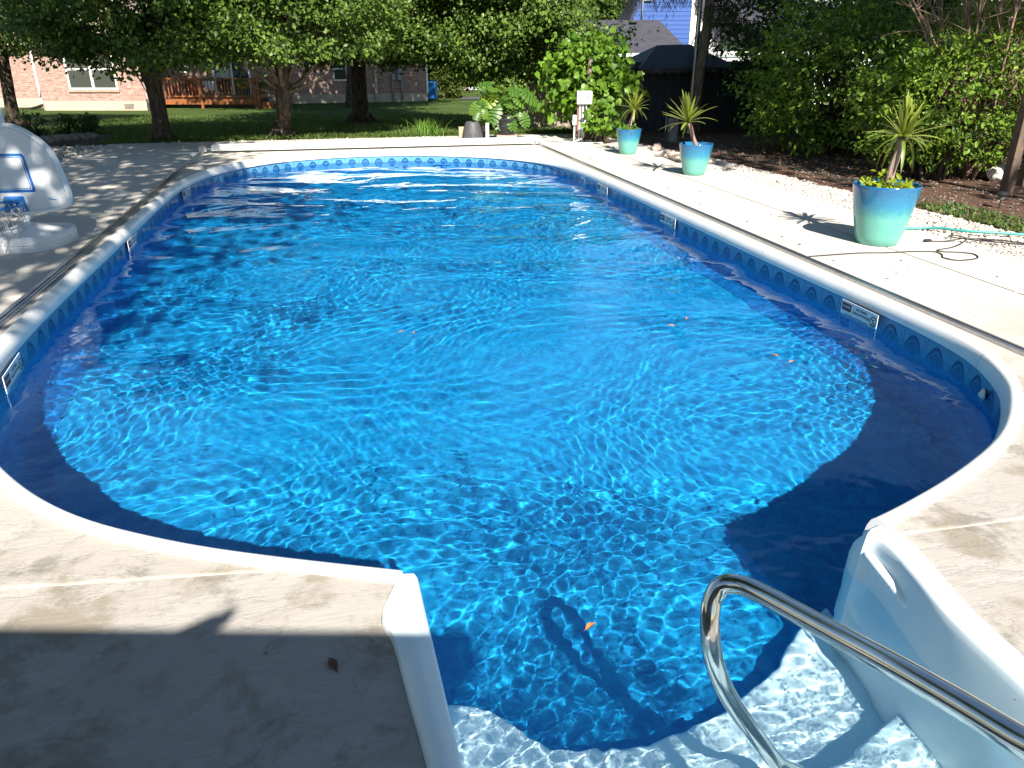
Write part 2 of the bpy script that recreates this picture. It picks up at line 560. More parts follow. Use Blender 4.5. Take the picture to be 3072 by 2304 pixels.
def side(o, i, sgn, front):
    mid = [((a[0] * .55 + b[0] * .45), (a[1] + b[1]) / 2) for a, b in zip(o, i)]
    rows = []
    for (pth, z, dx) in [(o, -.09, 0), (o, .0, 0), (o, .022, sgn * .006), (mid, .036, 0), (i, .030, -sgn * .006), (i, .012, sgn * .004), (i, -.012, sgn * .008), (i, -.04, sgn * .012), (i, -.08, sgn * .016), (i, -.13, sgn * .021), (i, -.24, sgn * .03), (i, -1.24, sgn * .06)]:
        rows.append([(q[0] + dx, q[1], z) for q in pth])
    b = strip(rows)
    n = len(o)
    # rounded nose closing the flange towards the water
    base = [Vector(r[0]) for r in rows]
    cx = (o[0][0] + i[0][0]) / 2 + sgn * .012
    prev = [j * n for j in range(len(rows))]
    for t in (.25, .5, .75, 1.0):
        k = math.sin(t * PI / 2); c = 1 - math.cos(t * PI / 2)
        cur = []
        for v in base:
            w = max(0.0, min(1.0, (v.z + .10) / .13))
            cur.append(len(b.v)); b.v.append(Vector((v.x + (cx - v.x) * c, v.y + .032 * k + .075 * k * (1 - w), v.z - .035 * c * w)))
        for j in range(len(rows) - 1):
            b.f.append((prev[j], prev[j + 1], cur[j + 1], cur[j]))
        prev = cur
    return b
steps = part('moulded_steps', side(LO, LI, 1, 2.1), m_shell, pool, smooth=True, auto=55)
part('moulded_ridge', B().tube([(1.762, 1.99, -.070), (1.758, 1.95, -.068), (1.752, 1.88, -.070), (1.745, 1.80, -.075), (1.742, 1.72, -.088), (1.752, 1.66, -.10)], [.010, .020, .022, .022, .020, .006], 10), m_shell, steps, smooth=True)
part('side_wall', side(RO, RI, -1, 2.03), m_shell, steps, smooth=True, auto=55)
def tread(profile, back, z0, z1):
    pts = rs(profile, 6)
    b = B()
    n = len(pts)
    rows = []
    for dz, dy in [(0, 0)]: pass
    prof = [(back, z1), (None, z1, -.03), (None, z1 - .004, -.012), (None, z1 - .016, -.002), (None, z1 - .035, .0), (None, z0, .02)]
    for q in prof:
        if q[0] is not None: rows.append([(x, back, z1) for x, y in pts])
        else: rows.append([(x, y + q[2], q[1]) for x, y in pts])
    return strip(rows)
T3 = [(.15, 2.10), (.22, 2.09), (.32, 2.05), (.42, 1.97), (.50, 1.86), (.62, 1.79), (.80, 1.765), (.98, 1.78), (1.15, 1.82), (1.30, 1.88), (1.45, 1.96), (1.6, 2.08), (1.72, 2.16), (1.82, 2.20)]
part('step_tread', tread(T3, 1.2, -.95, -.75), m_shell, steps, smooth=True)
part('step_tread', tread([(x, 1.45 + (y - 1.9) * .6) for x, y in T3], .8, -.76, -.57), m_shell, steps, smooth=True)
part('step_tread', tread([(x, 1.02 + (y - 1.9) * .4) for x, y in T3], .2, -.58, -.39), m_shell, steps, smooth=True)
part('back_wall', strip([[(x, .27, .0) for x in (.1, 1.85)], [(x, .29, -.5) for x in (.1, 1.85)]]), m_shell, steps)

# skimmer, return jets
sk_ = B()
X0 = 3.69 - .065
for (y0, y1, z0, z1) in [(11.02, 11.06, -.27, -.09), (11.24, 11.28, -.27, -.09), (11.06, 11.24, -.13, -.09), (11.06, 11.24, -.27, -.245)]:
    sk_.box(X0 - .035, X0 - .005, y0, y1, z0, z1)
ska = part('skimmer_frame', sk_, m_white, pool, bevel=.004)
part('skimmer_flap', B().box(X0 - .018, X0 - .010, 11.06, 11.24, -.245, -.13), simple('grey_flap', (.22, .24, .24)), ska)
for cx, cy, ang in [(3.465, 3.27, R(145)), (-1.66, 3.55, R(25))]:
    j = B().lathe([(.0, .024), (.012, .026), (.02, .022), (.034, .014), (.042, .010), (.044, 0)], 24)
    nrm_ = Vector((math.cos(ang), math.sin(ang), 0))
    q = nrm_.to_track_quat('Z', 'Y').to_matrix()
    jt = part('return_jet', j.xf(lambda v: q @ v + Vector((cx, cy, -.185))), simple('white_plastic', (.8, .8, .8), .3), pool, smooth=True)

# water: one real, gently disturbed surface
def water():
    ys = [.32]
    while ys[-1] < 14.3:
        ys.append(ys[-1] + .0085 + .0013 * max(0, ys[-1] - 1))
    ys = np.array(ys); xs = np.linspace(-2.12, 3.72, 560)
    X, Y = np.meshgrid(xs, ys)
    rg = np.random.default_rng(11)
    Z = np.zeros_like(X)
    wx = X + .16 * np.sin(1.7 * Y + .8 * X) + .09 * np.sin(3.9 * X - 2.1 * Y + 1)
    wy = Y + .14 * np.sin(1.9 * X + 1.1 * Y + 2) + .08 * np.sin(4.3 * Y + 1.5 * X)
    def band(n, l0, l1, amp, ux, uy, aniso):
        z = 0
        for _ in range(n):
            lam = l0 * (l1 / l0) ** rg.random()
            th = rg.normal() * aniso + PI / 2
            k = 2 * PI / lam
            z = z + np.sin(k * (ux * math.cos(th) + uy * math.sin(th)) + rg.random() * 7) * lam * (.6 + .8 * rg.random())
        return z * amp / math.sqrt(n)
    far = np.clip((Y - 5.0) / 5.5, 0, 1)
    env = .65 + .5 * np.sin(.9 * X + 1.3 * np.sin(.7 * Y)) * np.sin(.8 * Y + .6)
    Z += band(9, .45, 1.3, .0080, wx, wy, .42) * (.40 + .9 * far)
    Z += band(16, .16, .42, .0044, wx, wy, .9) * (.75 + .6 * far) * (.6 + .4 * env)
    calm = 1 - .55 * np.exp(-(((X - .2) / 1.5) ** 2 + ((Y - 4.2) / 1.1) ** 2))
    Z += band(26, .06, .15, .0046, wx, wy, 1.6) * (1.0 - .45 * far) * env * calm
    Z += band(24, .032, .06, .0034, wx * 1.03, wy, 2.5) * np.clip(1 - (Y - 1) / 7, .12, 1) * env * calm
    V = np.stack([X, Y, WZ + Z], -1).reshape(-1, 3)
    ny, nx = X.shape
    idx = np.arange(ny * nx).reshape(ny, nx)
    F = np.stack([idx[:-1, :-1], idx[:-1, 1:], idx[1:, 1:], idx[1:, :-1]], -1).reshape(-1, 4)
    cx = (X[:-1, :-1] + X[1:, 1:]).ravel() / 2; cy = (Y[:-1, :-1] + Y[1:, 1:]).ravel() / 2
    poly = [(p.x, p.y) for p in offset(OUTC, .045)]
    ok = in_poly(cx, cy, poly) | ((cx > .10) & (cx < 1.80) & (cy < 2.3))
    F = F[ok]
    used = np.unique(F); remap = np.full(len(V), -1); remap[used] = np.arange(len(used))
    m = M('pool_water')
    m.nt.nodes.remove(m.b)
    g = m.n('BsdfGlass', None, Color=(.86, .97, 1.0), IOR=1.33, Roughness=0.0)
    m.nt.links.new(g.outputs[0], m.out.inputs[0])
    me = npmesh('water', V[used], remap[F], m.m, True)
    o = link('water', me)
    o['kind'] = 'structure'
    o.cycles.is_caustics_caster = True
    return o
water()

# ================================================================ DECK
def deck():
    cen = Vector((.8, 8, 0))
    path = [Vector((v.x, v.y, 0)) for v in offset(OUTC, .004)]
    notch = [Vector((x + .001, y, 0)) for x, y in RO[1:]] + [Vector((x - .001, y, 0)) for x, y in LO[::-1][:-1]]
    loop = path + notch
    x0, x1, y0, y1 = -4.1, 5.55, -3.0, 16.45
    bm = bmesh.new()
    n = len(loop)
    a = [bm.verts.new(p) for p in loop]
    ov = [bm.verts.new((x, y, 0)) for x, y in ((x0, y0), (x1, y0), (x1, y1), (x0, y1))]
    es = [bm.edges.new((a[i], a[(i + 1) % n])) for i in range(n)] + [bm.edges.new((ov[i], ov[(i + 1) % 4])) for i in range(4)]
    bmesh.ops.triangle_fill(bm, use_beauty=True, use_dissolve=False, edges=es)
    bmesh.ops.recalc_face_normals(bm, faces=bm.faces[:])
    root = bpy.data.objects.new('pool_deck', None); COL.objects.link(root); root['kind'] = 'structure'
    root['label'] = 'cream concrete deck round the pool, cast in slabs'
    gap = .010
    def cut(rect, skew=(0, 0)):
        xa, xb, ya, yb = rect
        c = bm.copy()
        for co, no in [((xa + gap, 0, 0), (-1, 0, 0)), ((xb - gap, 0, 0), (1, 0, 0)), ((0.9, ya + gap, 0), (skew[0], -1, 0)), ((.9, yb - gap, 0), (skew[1], 1, 0))]:
            geom = c.verts[:] + c.edges[:] + c.faces[:]
            bmesh.ops.bisect_plane(c, geom=geom, plane_co=co, plane_no=Vector(no).normalized(), clear_outer=True)
        if not c.faces: c.free(); return
        bmesh.ops.dissolve_limit(c, angle_limit=.001, verts=c.verts[:], edges=c.edges[:])
        ext = bmesh.ops.extrude_face_region(c, geom=c.faces[:])
        for v in [g for g in ext['geom'] if isinstance(g, bmesh.types.BMVert)]: v.co.z -= .11
        bmesh.ops.recalc_face_normals(c, faces=c.faces[:])
        me = bpy.data.meshes.new('concrete_slab'); c.to_mesh(me); c.free()
        me.materials.append(m_conc)
        link('concrete_slab', me, root)
    XL, XM, XR, XE = -4.1, .9, 4.75, 5.55
    yl = [-3.0, 2.12, 5.9, 9.6, 13.2, 16.45]
    yr = [-3.0, 1.99, 4.45, 7.7, 10.9, 13.9, 16.45]
    for i in range(len(yl) - 1):
        cut((XL, XM, yl[i], yl[i + 1]), (-.11 if i == 1 else 0, .11 if i == 0 else 0))
    for i in range(len(yr) - 1):
        cut((XM, XR, yr[i], yr[i + 1]), (-.02 if i == 1 else 0, .02 if i == 0 else 0))
        cut((XR, XE, yr[i], yr[i + 1]))
    # pale caulk that fills the joints
    b = B()
    bm.verts.index_update()
    b.v = [v.co + Vector((0, 0, -.009)) for v in bm.verts]
    b.f = [tuple(v.index for v in f.verts) for f in bm.faces]
    part('joint_filler', b, simple('old_caulk', (.46, .43, .37), .9, .3, 30), root)
    bm.free()
deck()
# raised pale caulk beads by the steps
for pts in ([(-4.0, 2.66, 0), (-1.2, 2.355, 0), (.0, 2.12, 0)], ):
    pass

# pool cover: two floor tracks and the long white beam across the far end
cover = empty('pool_cover', (.9, 14.4, 0), 'white pool cover beam across the far deck with two long floor tracks', 'pool cover')
def track(x0, y0, x1, y1):
    d = (Vector((x1, y1, 0)) - Vector((x0, y0, 0))); L = d.length; d.normalize(); s = Vector((d.y, -d.x, 0))
    b = B()
    def fn(a, t, z): return Vector((x0, y0, 0)) + s * a + d * t + Vector((0, 0, z))
    prof = [(-.042, .001), (-.042, .022), (-.008, .022), (-.008, .010), (.006, .010), (.006, .022), (.020, .022), (.020, .016), (.042, .016), (.042, .001)]
    v = [fn(a, 0, z) for a, z in prof] + [fn(a, L, z) for a, z in prof]
    k = len(prof)
    b.add(v, [(i, i + 1, k + i + 1, k + i) for i in range(k - 1)] + [tuple(range(k))[::-1], tuple(range(k, 2 * k))])
    t = part('track', b, m_metal, cover)
    b2 = B(); b2.add([fn(-.008, 0, .0112), fn(.006, 0, .0112), fn(.006, L, .0112), fn(-.008, L, .0112)], [(0, 1, 2, 3)])
    part('rope_slot', b2, m_black, t)
track(-2.17, .2, -2.17, 14.42)
track(3.80, .6, 3.80, 14.36)
YB = 14.52
bb = B(); bb.box(-2.0, 3.72, YB - .05, YB + .08, .035, .125)
part('beam', bb, m_white, cover, bevel=.012)
part('lid', B().box(-1.98, 3.70, YB - .075, YB + .085, .126, .140), m_white, cover, bevel=.004)
for x in (-2.14, 3.80):
    k = part('slider_bracket', B().box(x - .06, x + .06, YB - .06, YB + .05, .023, .10), simple('cream_plastic', (.6, .58, .52)), cover, bevel=.01)
    part('pulley', B().tube([(x, YB - .10, .05), (x, YB - .045, .05)], .035, 16), m_metal, k, smooth=True, auto=40)
    part('axle', B().tube([(x - .10, YB + .01, .08), (x + .14, YB + .01, .08)], .014, 10), m_metal, k, smooth=True, auto=40)
part('crank_arm', B().box(-2.62, -2.2, YB - .07, YB - .03, .004, .022), m_white, cover)
part('guide_plate', B().box(3.9, 5.05, YB - .02, YB + .05, .004, .020), m_white, cover)

# stainless handrail
rail = empty('handrail', (.95, .7, 0), 'bent stainless steel handrail rising over the white pool steps', 'handrail')
def bez(pts, k=10):
    return [q for q in catmull3(pts, k)]
def catmull3(pts, k=6):
    P_ = [Vector(p) for p in pts]; res = []
    for i in range(len(P_) - 1):
        a = P_[max(i - 1, 0)]; b = P_[i]; c = P_[i + 1]; d = P_[min(i + 2, len(P_) - 1)]
        for j in range(k):
            t = j / k
            res.append(.5 * ((2 * b) + (c - a) * t + (2 * a - 5 * b + 4 * c - d) * t * t + (3 * b - a - 3 * c + d) * t ** 3))
    res.append(P_[-1]); return res
def at(px, py, D):
    a = (px - 1536) / 2307; b = (1152 - py) / 2307
    r = a * D; up = b * D
    c, s = math.cos(PITCH), math.sin(PITCH)
    f = D * c + up * s; z = EYE - D * s + up * c
    return C(r, f, z)
RP = [at(3330, 2372, 1.05), at(3072, 2228, 1.17), at(2880, 2112, 1.28), at(2700, 2008, 1.40), at(2540, 1920, 1.53), at(2400, 1843, 1.65), at(2300, 1789, 1.74), at(2225, 1756, 1.80), at(2170, 1755, 1.83), at(2139, 1792, 1.84), at(2130, 1850, 1.84),
      at(2133, 1930, 1.85), at(2150, 2010, 1.88), at(2180, 2080, 1.93), at(2225, 2150, 1.99), at(2285, 2230, 2.06), at(2345, 2310, 2.13), at(2420, 2410, 2.22)]
end = RP[-1]
RP.append(Vector((end.x, end.y - .12, end.z - .16)))
RP.append(Vector((end.x, end.y - .2, -.5)))
st = RP[0]
RP = [Vector((st.x + .05, st.y - .62, -.02)), Vector((st.x + .05, st.y - .60, .35)), Vector((st.x + .03, st.y - .30, st.z + .03))] + RP
part('rail_tube', B().tube(catmull3(RP, 8), .0235, 24), m_steel, rail, smooth=True)
part('deck_flange', B().lathe([(.0, .02), (.05, .02), (.065, .0)], 24, RP[0].x, RP[0].y, .0), m_steel, rail, smooth=True)

# warning signs on the liner below the coping
m_sign = simple('sign_panel', (.72, .74, .74), .4, .04)
m_ink = simple('black_ink', (.02, .02, .025), .6)
m_ired = simple('dark_red_ink', (.12, .03, .05), .6)
def text_mesh(txt, size, w=None):
    cu = bpy.data.curves.new('t', 'FONT'); cu.body = txt; cu.size = size; cu.align_x = 'CENTER'; cu.align_y = 'CENTER'; cu.resolution_u = 2
    cu.offset = size * .018
    o = bpy.data.objects.new('t', cu); COL.objects.link(o)
    dg = bpy.context.evaluated_depsgraph_get(); me = bpy.data.meshes.new_from_object(o.evaluated_get(dg))
    bpy.data.objects.remove(o)
    xs = [v.co.x for v in me.vertices]; wid = max(xs) - min(xs)
    if w:
        k = w / wid
        for v in me.vertices: v.co.x *= k
    return me
SIGN_TX = [('NO DIVING', .026, .12, .03, .030, m_ink), ('SHALLOW WATER', .026, .19, .03, .000, m_ink), ('DIVING MAY CAUSE PERMANENT INJURY', .013, .27, -.01, -.036, m_ink), ('DANGER', .024, .078, -.138, .018, m_sign)]
tms = [(text_mesh(t, s, w), x, y, mm) for t, s, w, x, y, mm in SIGN_TX]
for me, *_ , mm in tms: me.materials.append(mm)
def sign(y, side_, label, zt=-.078, yaw=0.0, x=None):
    # local: u along the wall seen from the water, v up, w out of the wall
    X = (3.69 - .065 - .026) if side_ > 0 else (-2.09 + .065 + .026)
    if x is not None: X = x
    root = empty('warning_sign', (X, y, zt - .062), label, 'sign', 'no diving signs along the pool wall', (PI / 2 if side_ < 0 else -PI / 2) + yaw)
    def loc(b): return b.xf(lambda v: wmat(root) @ Vector((v.x, -v.z, v.y)))
    part('panel', loc(B().box(-.205, .205, -.060, .060, -.004, .0)), m_sign, root)
    def add(b, mt, nm): return part(nm, loc(b), mt, root)
    add(B().box(-.192, -.088, -.012, .044, .0005, .0018), m_ired, 'danger_box')
    r_ = B(); 
    ring = B()
    for k in range(24):
        a0, a1 = 2 * PI * k / 24, 2 * PI * (k + 1) / 24
        ring.add([(.165 + r * math.cos(a), r * math.sin(a), .0014) for a in (a0, a1) for r in (.030, .037)], [(0, 1, 3, 2)])
    for (ax, ay, bx, by, w_) in [(-.026, .018, .026, -.018, .005), (-.006, .018, .002, -.012, .006), (.002, -.012, .014, -.026, .004), (.002, -.012, -.012, -.022, .004), (-.006, .012, .012, .016, .003), (-.02, -.022, .02, -.022, .003)]:
        d = Vector((bx - ax, by - ay, 0)).normalized(); s = Vector((-d.y, d.x, 0)) * w_ / 2
        ring.add([Vector((.165 + ax, ay, .0012)) + s, Vector((.165 + ax, ay, .0012)) - s, Vector((.165 + bx, by, .0012)) - s, Vector((.165 + bx, by, .0012)) + s], [(0, 1, 2, 3)])
    add(ring, m_ink, 'no_diving_symbol')
    for me, tx, ty, mm in tms:
        inst('lettering', me, root, (tx, -.0024, ty), (PI / 2, 0, 0))
# a sign on the far side faces the water; text reads from the water
sign(4.60, 1, 'white no diving shallow water sign nearest the camera on the right pool wall')
sign(8.02, 1, 'white no diving sign in the middle of the three on the right pool wall')
sign(10.22, 1, 'small white no diving sign on the right pool wall just before the skimmer', x=3.585)
sign(4.72, -1, 'white no diving sign cut by the left edge of the photo below the coping', x=-1.935, yaw=.11)
sign(8.22, -1, 'white no diving sign halfway along the left pool wall beside the basketball hoop base')
sign(11.15, -1, 'white no diving sign at the far left bend of the pool wall', x=-1.93, yaw=-.08)

# ================================================================ GROUND
def grass_mat():
    m = M('lawn', .95, .15)
    p = m.pos()
    a = m.noise(p, .7, 5, .6); b = m.noise(m.scale(p, 30, 30, 30), 1, 5, .75)
    c = m.ramp(a, .3, .7, (.040, .075, .014), (.095, .14, .030))
    c = m.mix(m.ramp(b, .35, .75), m.mix(.5, c, (.02, .04, .008)), c)
    c = m.mix(m.math('MULTIPLY', m.ramp(m.noise(p, 3, 6, .7), .55, .7), .35), c, (.13, .15, .04))
    m.color(c); m.bump(b, 1.0, .04)
    return m.m
def soil_mat(name, a, b, sc=1.0):
    m = M(name, .95, .15)
    p = m.pos()
    n1 = m.noise(p, 14 * sc, 7, .75); n2 = m.noise(m.scale(p, 40 * sc, 90 * sc, 20, .6), 1, 3, .6)
    c = m.ramp(m.math('ADD', m.math('MULTIPLY', n1, .6), m.math('MULTIPLY', n2, .4)), .32, .68, a, b)
    m.color(c); m.bump(n2, 1.0, .02)
    return m.m
m_lawn = grass_mat()
m_mulch = soil_mat('bark_mulch', (.03, .018, .012), (.17, .10, .07))
m_dirt = soil_mat('bare_soil', (.05, .04, .03), (.19, .15, .11), 1.6)

def ground():
    fs = list(np.linspace(-14, 16, 16)) + list(np.linspace(16.8, 62, 60)) + [70, 90, 130, 200, 400, 800]
    rs_ = [-700, -300, -120] + list(np.linspace(-60, 60, 61)) + [120, 300, 700]
    V = []
    for f in fs:
        for r in rs_:
            z = gz(f) - .03
            if f > 60: z = gz(60) - .03
            V.append(C(r, f, z))
    n = len(rs_)
    # leave the pool out of the sheet: the deck covers the hole
    F = []
    for j in range(len(fs) - 1):
        for i in range(n - 1):
            F.append((j * n + i, j * n + i + 1, (j + 1) * n + i + 1, (j + 1) * n + i))
    b = B(); b.v = V; b.f = F
    bm = bmesh.new()
    me = mesh('ground', b, m_lawn)
    bm.from_mesh(me)
    # cut the rectangle under the deck out
    for co, no in [((-4.0, 0, 0), (1, 0, 0)), ((5.5, 0, 0), (1, 0, 0)), ((0, -2.9, 0), (0, 1, 0)), ((0, 16.35, 0), (0, 1, 0))]:
        bmesh.ops.bisect_plane(bm, geom=bm.verts[:] + bm.edges[:] + bm.faces[:], plane_co=co, plane_no=no)
    dele = [f for f in bm.faces if -4.0 < f.calc_center_median().x < 5.5 and -2.9 < f.calc_center_median().y < 16.35]
    bmesh.ops.delete(bm, geom=dele, context='FACES')
    bm.to_mesh(me); bm.free()
    o = link('lawn_ground', me); o['kind'] = 'structure'
    return o
ground()

def sheet(name, pts, mat, z=0.0, up=.02, kind='structure'):
    """flat piece of ground following the slope; pts in world x, y"""
    bm = bmesh.new()
    vs = [bm.verts.new((x, y, 0)) for x, y in pts]
    f = bm.faces.new(vs)
    if f.normal.z < 0: f.normal_flip()
    bmesh.ops.triangulate(bm, faces=bm.faces[:])
    bmesh.ops.subdivide_edges(bm, edges=bm.edges[:], cuts=5, use_grid_fill=True)
    for v in bm.verts:
        ff = v.co.x * SY + v.co.y * CY
        v.co.z = gz(ff) - .03 + up
    me = bpy.data.meshes.new(name); bm.to_mesh(me); bm.free(); me.materials.append(mat)
    o = link(name, me); o['kind'] = kind
    return o
def cxy(r, f): q = C(r, f); return (q.x, q.y)
mulch = [(6.30, -3), (14, -3), (20, 8), (16, 17), (9.2, 17.5), (5.9, 17.2), (5.75, 16.6), (5.95, 14), (6.18, 12), (6.26, 9.4), (6.33, 7.4), (6.42, 6), (6.35, 3)]
sheet('mulch_bed', mulch, m_mulch, up=.008)
sheet('gravel_base', [(5.5, -3), (6.38, -3), (6.40, 6), (6.31, 7.4), (6.24, 9.4), (6.16, 12), (5.93, 14), (5.78, 15.2), (5.5, 15.4)], m_dirt, up=.012)
sheet('gravel_base', [(-5.3, -3), (-4.05, -3), (-4.05, 16.2), (-5.0, 16.2), (-5.3, 13)], m_dirt, up=.012)
sheet('soil_strip', [(-5.2, 16.3), (5.7, 16.3), (5.7, 16.56), (2, 16.7), (-1, 16.62), (-3.5, 16.75), (-5.2, 16.6)], m_dirt, up=.010)
sheet('garden_bed', [(-12, 12.5), (-5.2, 13.0), (-4.9, 16.2), (-4.2, 17.2), (-4.6, 18.8), (-12, 19.5)], m_dirt, up=.010)

def scatter_stones(name, xy, size, mat, zf, seed=3, flat=.6, label=None):
    g = np.random.default_rng(seed)
    t = (1 + 5 ** .5) / 2
    iv = np.array([(-1, t, 0), (1, t, 0), (-1, -t, 0), (1, -t, 0), (0, -1, t), (0, 1, t), (0, -1, -t), (0, 1, -t), (t, 0, -1), (t, 0, 1), (-t, 0, -1), (-t, 0, 1)]) / 1.9
    it = np.array([(0, 11, 5), (0, 5, 1), (0, 1, 7), (0, 7, 10), (0, 10, 11), (1, 5, 9), (5, 11, 4), (11, 10, 2), (10, 7, 6), (7, 1, 8), (3, 9, 4), (3, 4, 2), (3, 2, 6), (3, 6, 8), (3, 8, 9), (4, 9, 5), (2, 4, 11), (6, 2, 10), (8, 6, 7), (9, 8, 1)])
    n = len(xy)
    s = size * (.5 + .9 * g.random(n)[:, None] ** 1.5) * (.6 + .7 * g.random((n, 3))) * np.array([1, 1, flat])
    V = iv[None] * (1 + .22 * g.normal(size=(n, 12, 1))) * s[:, None, :]
    a = g.random(n) * 6.28; ca, sa = np.cos(a)[:, None], np.sin(a)[:, None]
    X = V[..., 0] * ca - V[..., 1] * sa; Y = V[..., 0] * sa + V[..., 1] * ca
    ti = g.normal(size=n)[:, None] * .3
    Z = V[..., 2] + X * ti
    z0 = np.array([zf(x, y) for x, y in xy])
    V = np.stack([X + xy[:, 0:1], Y + xy[:, 1:2], Z + z0[:, None] + s[:, 2:3] * .4], -1).reshape(-1, 3)
    F = (it[None] + (np.arange(n) * 12)[:, None, None]).reshape(-1, 3)
    me = npmesh(name, V, F, mat)
    o = link(name, me); o['kind'] = 'stuff'
    if label: o['label'] = label
    return o
def stone_mat(name, cols):
    m = M(name, .8, .3)
    r = m.n('NewGeometry').outputs['Random Per Island']
    nd = m.n('ValToRGB', None, Fac=r)
    e = nd.color_ramp.elements
    e[0].color = (*cols[0], 1); e[1].color = (*cols[-1], 1)
    for i, c in enumerate(cols[1:-1]):
        k = e.new((i + 1) / (len(cols) - 1)); k.color = (*c, 1)
    nz = m.noise(m.pos(), 90, 3)
    m.color(m.mix(.25, nd.outputs[0], m.mix(nz, (.2, .17, .14), (.75, .7, .64))))
    return m.m
m_gravel = stone_mat('pale_gravel', [(.24, .20, .17), (.56, .50, .44), (.42, .33, .28), (.68, .64, .58), (.32, .27, .23), (.60, .53, .47)])
m_gravel2 = stone_mat('grey_gravel', [(.20, .19, .17), (.42, .40, .36), (.28, .26, .23), (.52, .50, .46)])
zf = lambda x, y: gz(x * SY + y * CY) - .018
g_ = np.random.default_rng(5)
xy = []
while len(xy) < 17000:
    y = 3.5 + 11.9 * g_.random() ** 1.35; x = 5.42 + .95 * g_.random()
    lim = 6.4 - .05 * max(0, y - 6) - (.12 * max(0, y - 12))
    if x < lim and (x > 5.56 or g_.random() < .12): xy.append((x, y))
scatter_stones('gravel', np.array(xy), .021, m_gravel, zf, 3, label='pale pinkish gravel strip between the deck and the green edging')
xy = np.stack([-5.25 + 1.2 * g_.random(4200), 8 + 8.2 * g_.random(4200)], 1)
scatter_stones('gravel', xy, .032, m_gravel2, zf, 4, label='grey gravel strip beside the left end of the deck')
xy = np.stack([-3.9 + 9.4 * g_.random(1500), 16.44 + .16 * np.abs(g_.normal(size=1500))], 1)
scatter_stones('gravel_fringe', xy, .018, m_gravel, zf, 6, label='thin fringe of small stones along the far edge of the deck')

# lawn blades near the deck, longer unmown tufts by the slab edge
def blades(n, fx, h, seed, mat, lean=.35, w=.006):
    g = np.random.default_rng(seed)
    xy = fx(g, n); n = len(xy)
    z0 = np.array([zf(x, y) for x, y in xy]) - .01
    hh = h * (.5 + g.random(n))
    a = g.random(n) * 6.28
    le = np.abs(g.normal(size=n)) * lean
    d = np.stack([np.cos(a), np.sin(a)], 1)
    s = np.stack([-d[:, 1], d[:, 0]], 1) * (w * (.6 + .8 * g.random(n)))[:, None]
    base = np.column_stack([xy, z0])
    mid = base + np.column_stack([d * (hh * le * .4)[:, None], hh * .6])
    tip = base + np.column_stack([d * (hh * le * 1.2)[:, None], hh])
    S = np.column_stack([s, np.zeros(n)])
    V = np.stack([base - S, base + S, mid + S * .8, mid - S * .8, tip], 1).reshape(-1, 3)
    o = (np.arange(n) * 5)[:, None]
    F = np.concatenate([o + np.array([[0, 1, 2]]), o + np.array([[0, 2, 3]]), o + np.array([[3, 2, 4]])])
    return npmesh('grass_blades', V, F, mat)
m_blade = leafmat('grass_blade', (.025, .055, .010), (.08, .125, .025), .5, .25)
def fx(g, n):
    y = 16.55 + 12 * g.random(n) ** 2.2; x = -6.5 + 14.5 * g.random(n)
    k = ~((x < -4.3) & (y < 19)) & ~((x > 5.7) & (y < 17.6))
    return np.stack([x, y], 1)[k]
o = link('grass_blades', blades(75000, fx, .05, 2, m_blade)); tag(o, 'short lawn grass behind the deck under the trees', kind='stuff')
def fx2(g, n):
    c = np.stack([-3.6 + 9.0 * g.random(n // 40), 16.58 + .28 * g.random(n // 40)], 1)
    c = np.repeat(c, 40, 0) + g.normal(size=(len(c) * 40, 2)) * .05
    return c[(c[:, 1] > 16.50)]
o = link('grass_tufts', blades(5200, fx2, .09, 3, m_blade, .8)); tag(o, 'untrimmed grass tufts along the far slab edge', kind='stuff')
def fx3(g, n): return np.stack([1.98 + .13 * g.normal(size=n), 16.78 + .09 * g.normal(size=n)], 1)
o = link('ornamental_grass', blades(190, fx3, .27, 9, leafmat('tall_grass', (.06, .14, .02), (.14, .26, .04)), .75, .007)); tag(o, 'taller bright green grass clump beside the upturned grey pot', 'grass clump')
def fx4(g, n):
    y = 3.5 + 4.2 * g.random(n) ** 1.2; x = 6.44 + .6 * g.random(n) ** 1.4
    return np.stack([x, y], 1)
me = blades(2600, fx4, .04, 12, m_blade, 1.2, .011); o = link('ground_weeds', me); tag(o, 'low green weeds growing along the green edging', kind='stuff')
# mulch chips and fallen leaves
xy = np.stack([6.45 + 4.5 * g_.random(6000), 4.5 + 11 * g_.random(6000)], 1)
scatter_stones('mulch_chips', xy, .017, stone_mat('chips', [(.03, .02, .012), (.13, .075, .05), (.06, .035, .025), (.17, .11, .08)]), zf, 8, .35, 'brown bark chips under the shrubs on the right')

# green edging strip
eb = B()
ep = [(6.36, -1), (6.42, 3), (6.46, 6), (6.375, 7.4), (6.30, 9.4), (6.23, 12), (6.0, 14), (5.85, 15.3)]
ep = rs(ep, 5)
for i in range(len(ep) - 1):
    (ax, ay), (bx, by) = ep[i], ep[i + 1]
    d = Vector((bx - ax, by - ay, 0)).normalized(); s = Vector((d.y, -d.x, 0)) * .006
    a = Vector((ax, ay, 0)); b2 = Vector((bx, by, 0))
    z0, z1 = -.05, .115
    eb.add([a - s + Vector((0, 0, z0)), a + s + Vector((0, 0, z0)), b2 + s + Vector((0, 0, z0)), b2 - s + Vector((0, 0, z0)),
            a - s + Vector((0, 0, z1)), a + s + Vector((0, 0, z1)), b2 + s + Vector((0, 0, z1)), b2 - s + Vector((0, 0, z1))], [(0, 1, 5, 4), (3, 2, 6, 7), (4, 5, 6, 7)])
tag(part('garden_edging', eb, simple('green_metal', (.012, .13, .075), .5, .25, 8)), 'dark green metal edging strip between the gravel and the shrub bed', 'edging')

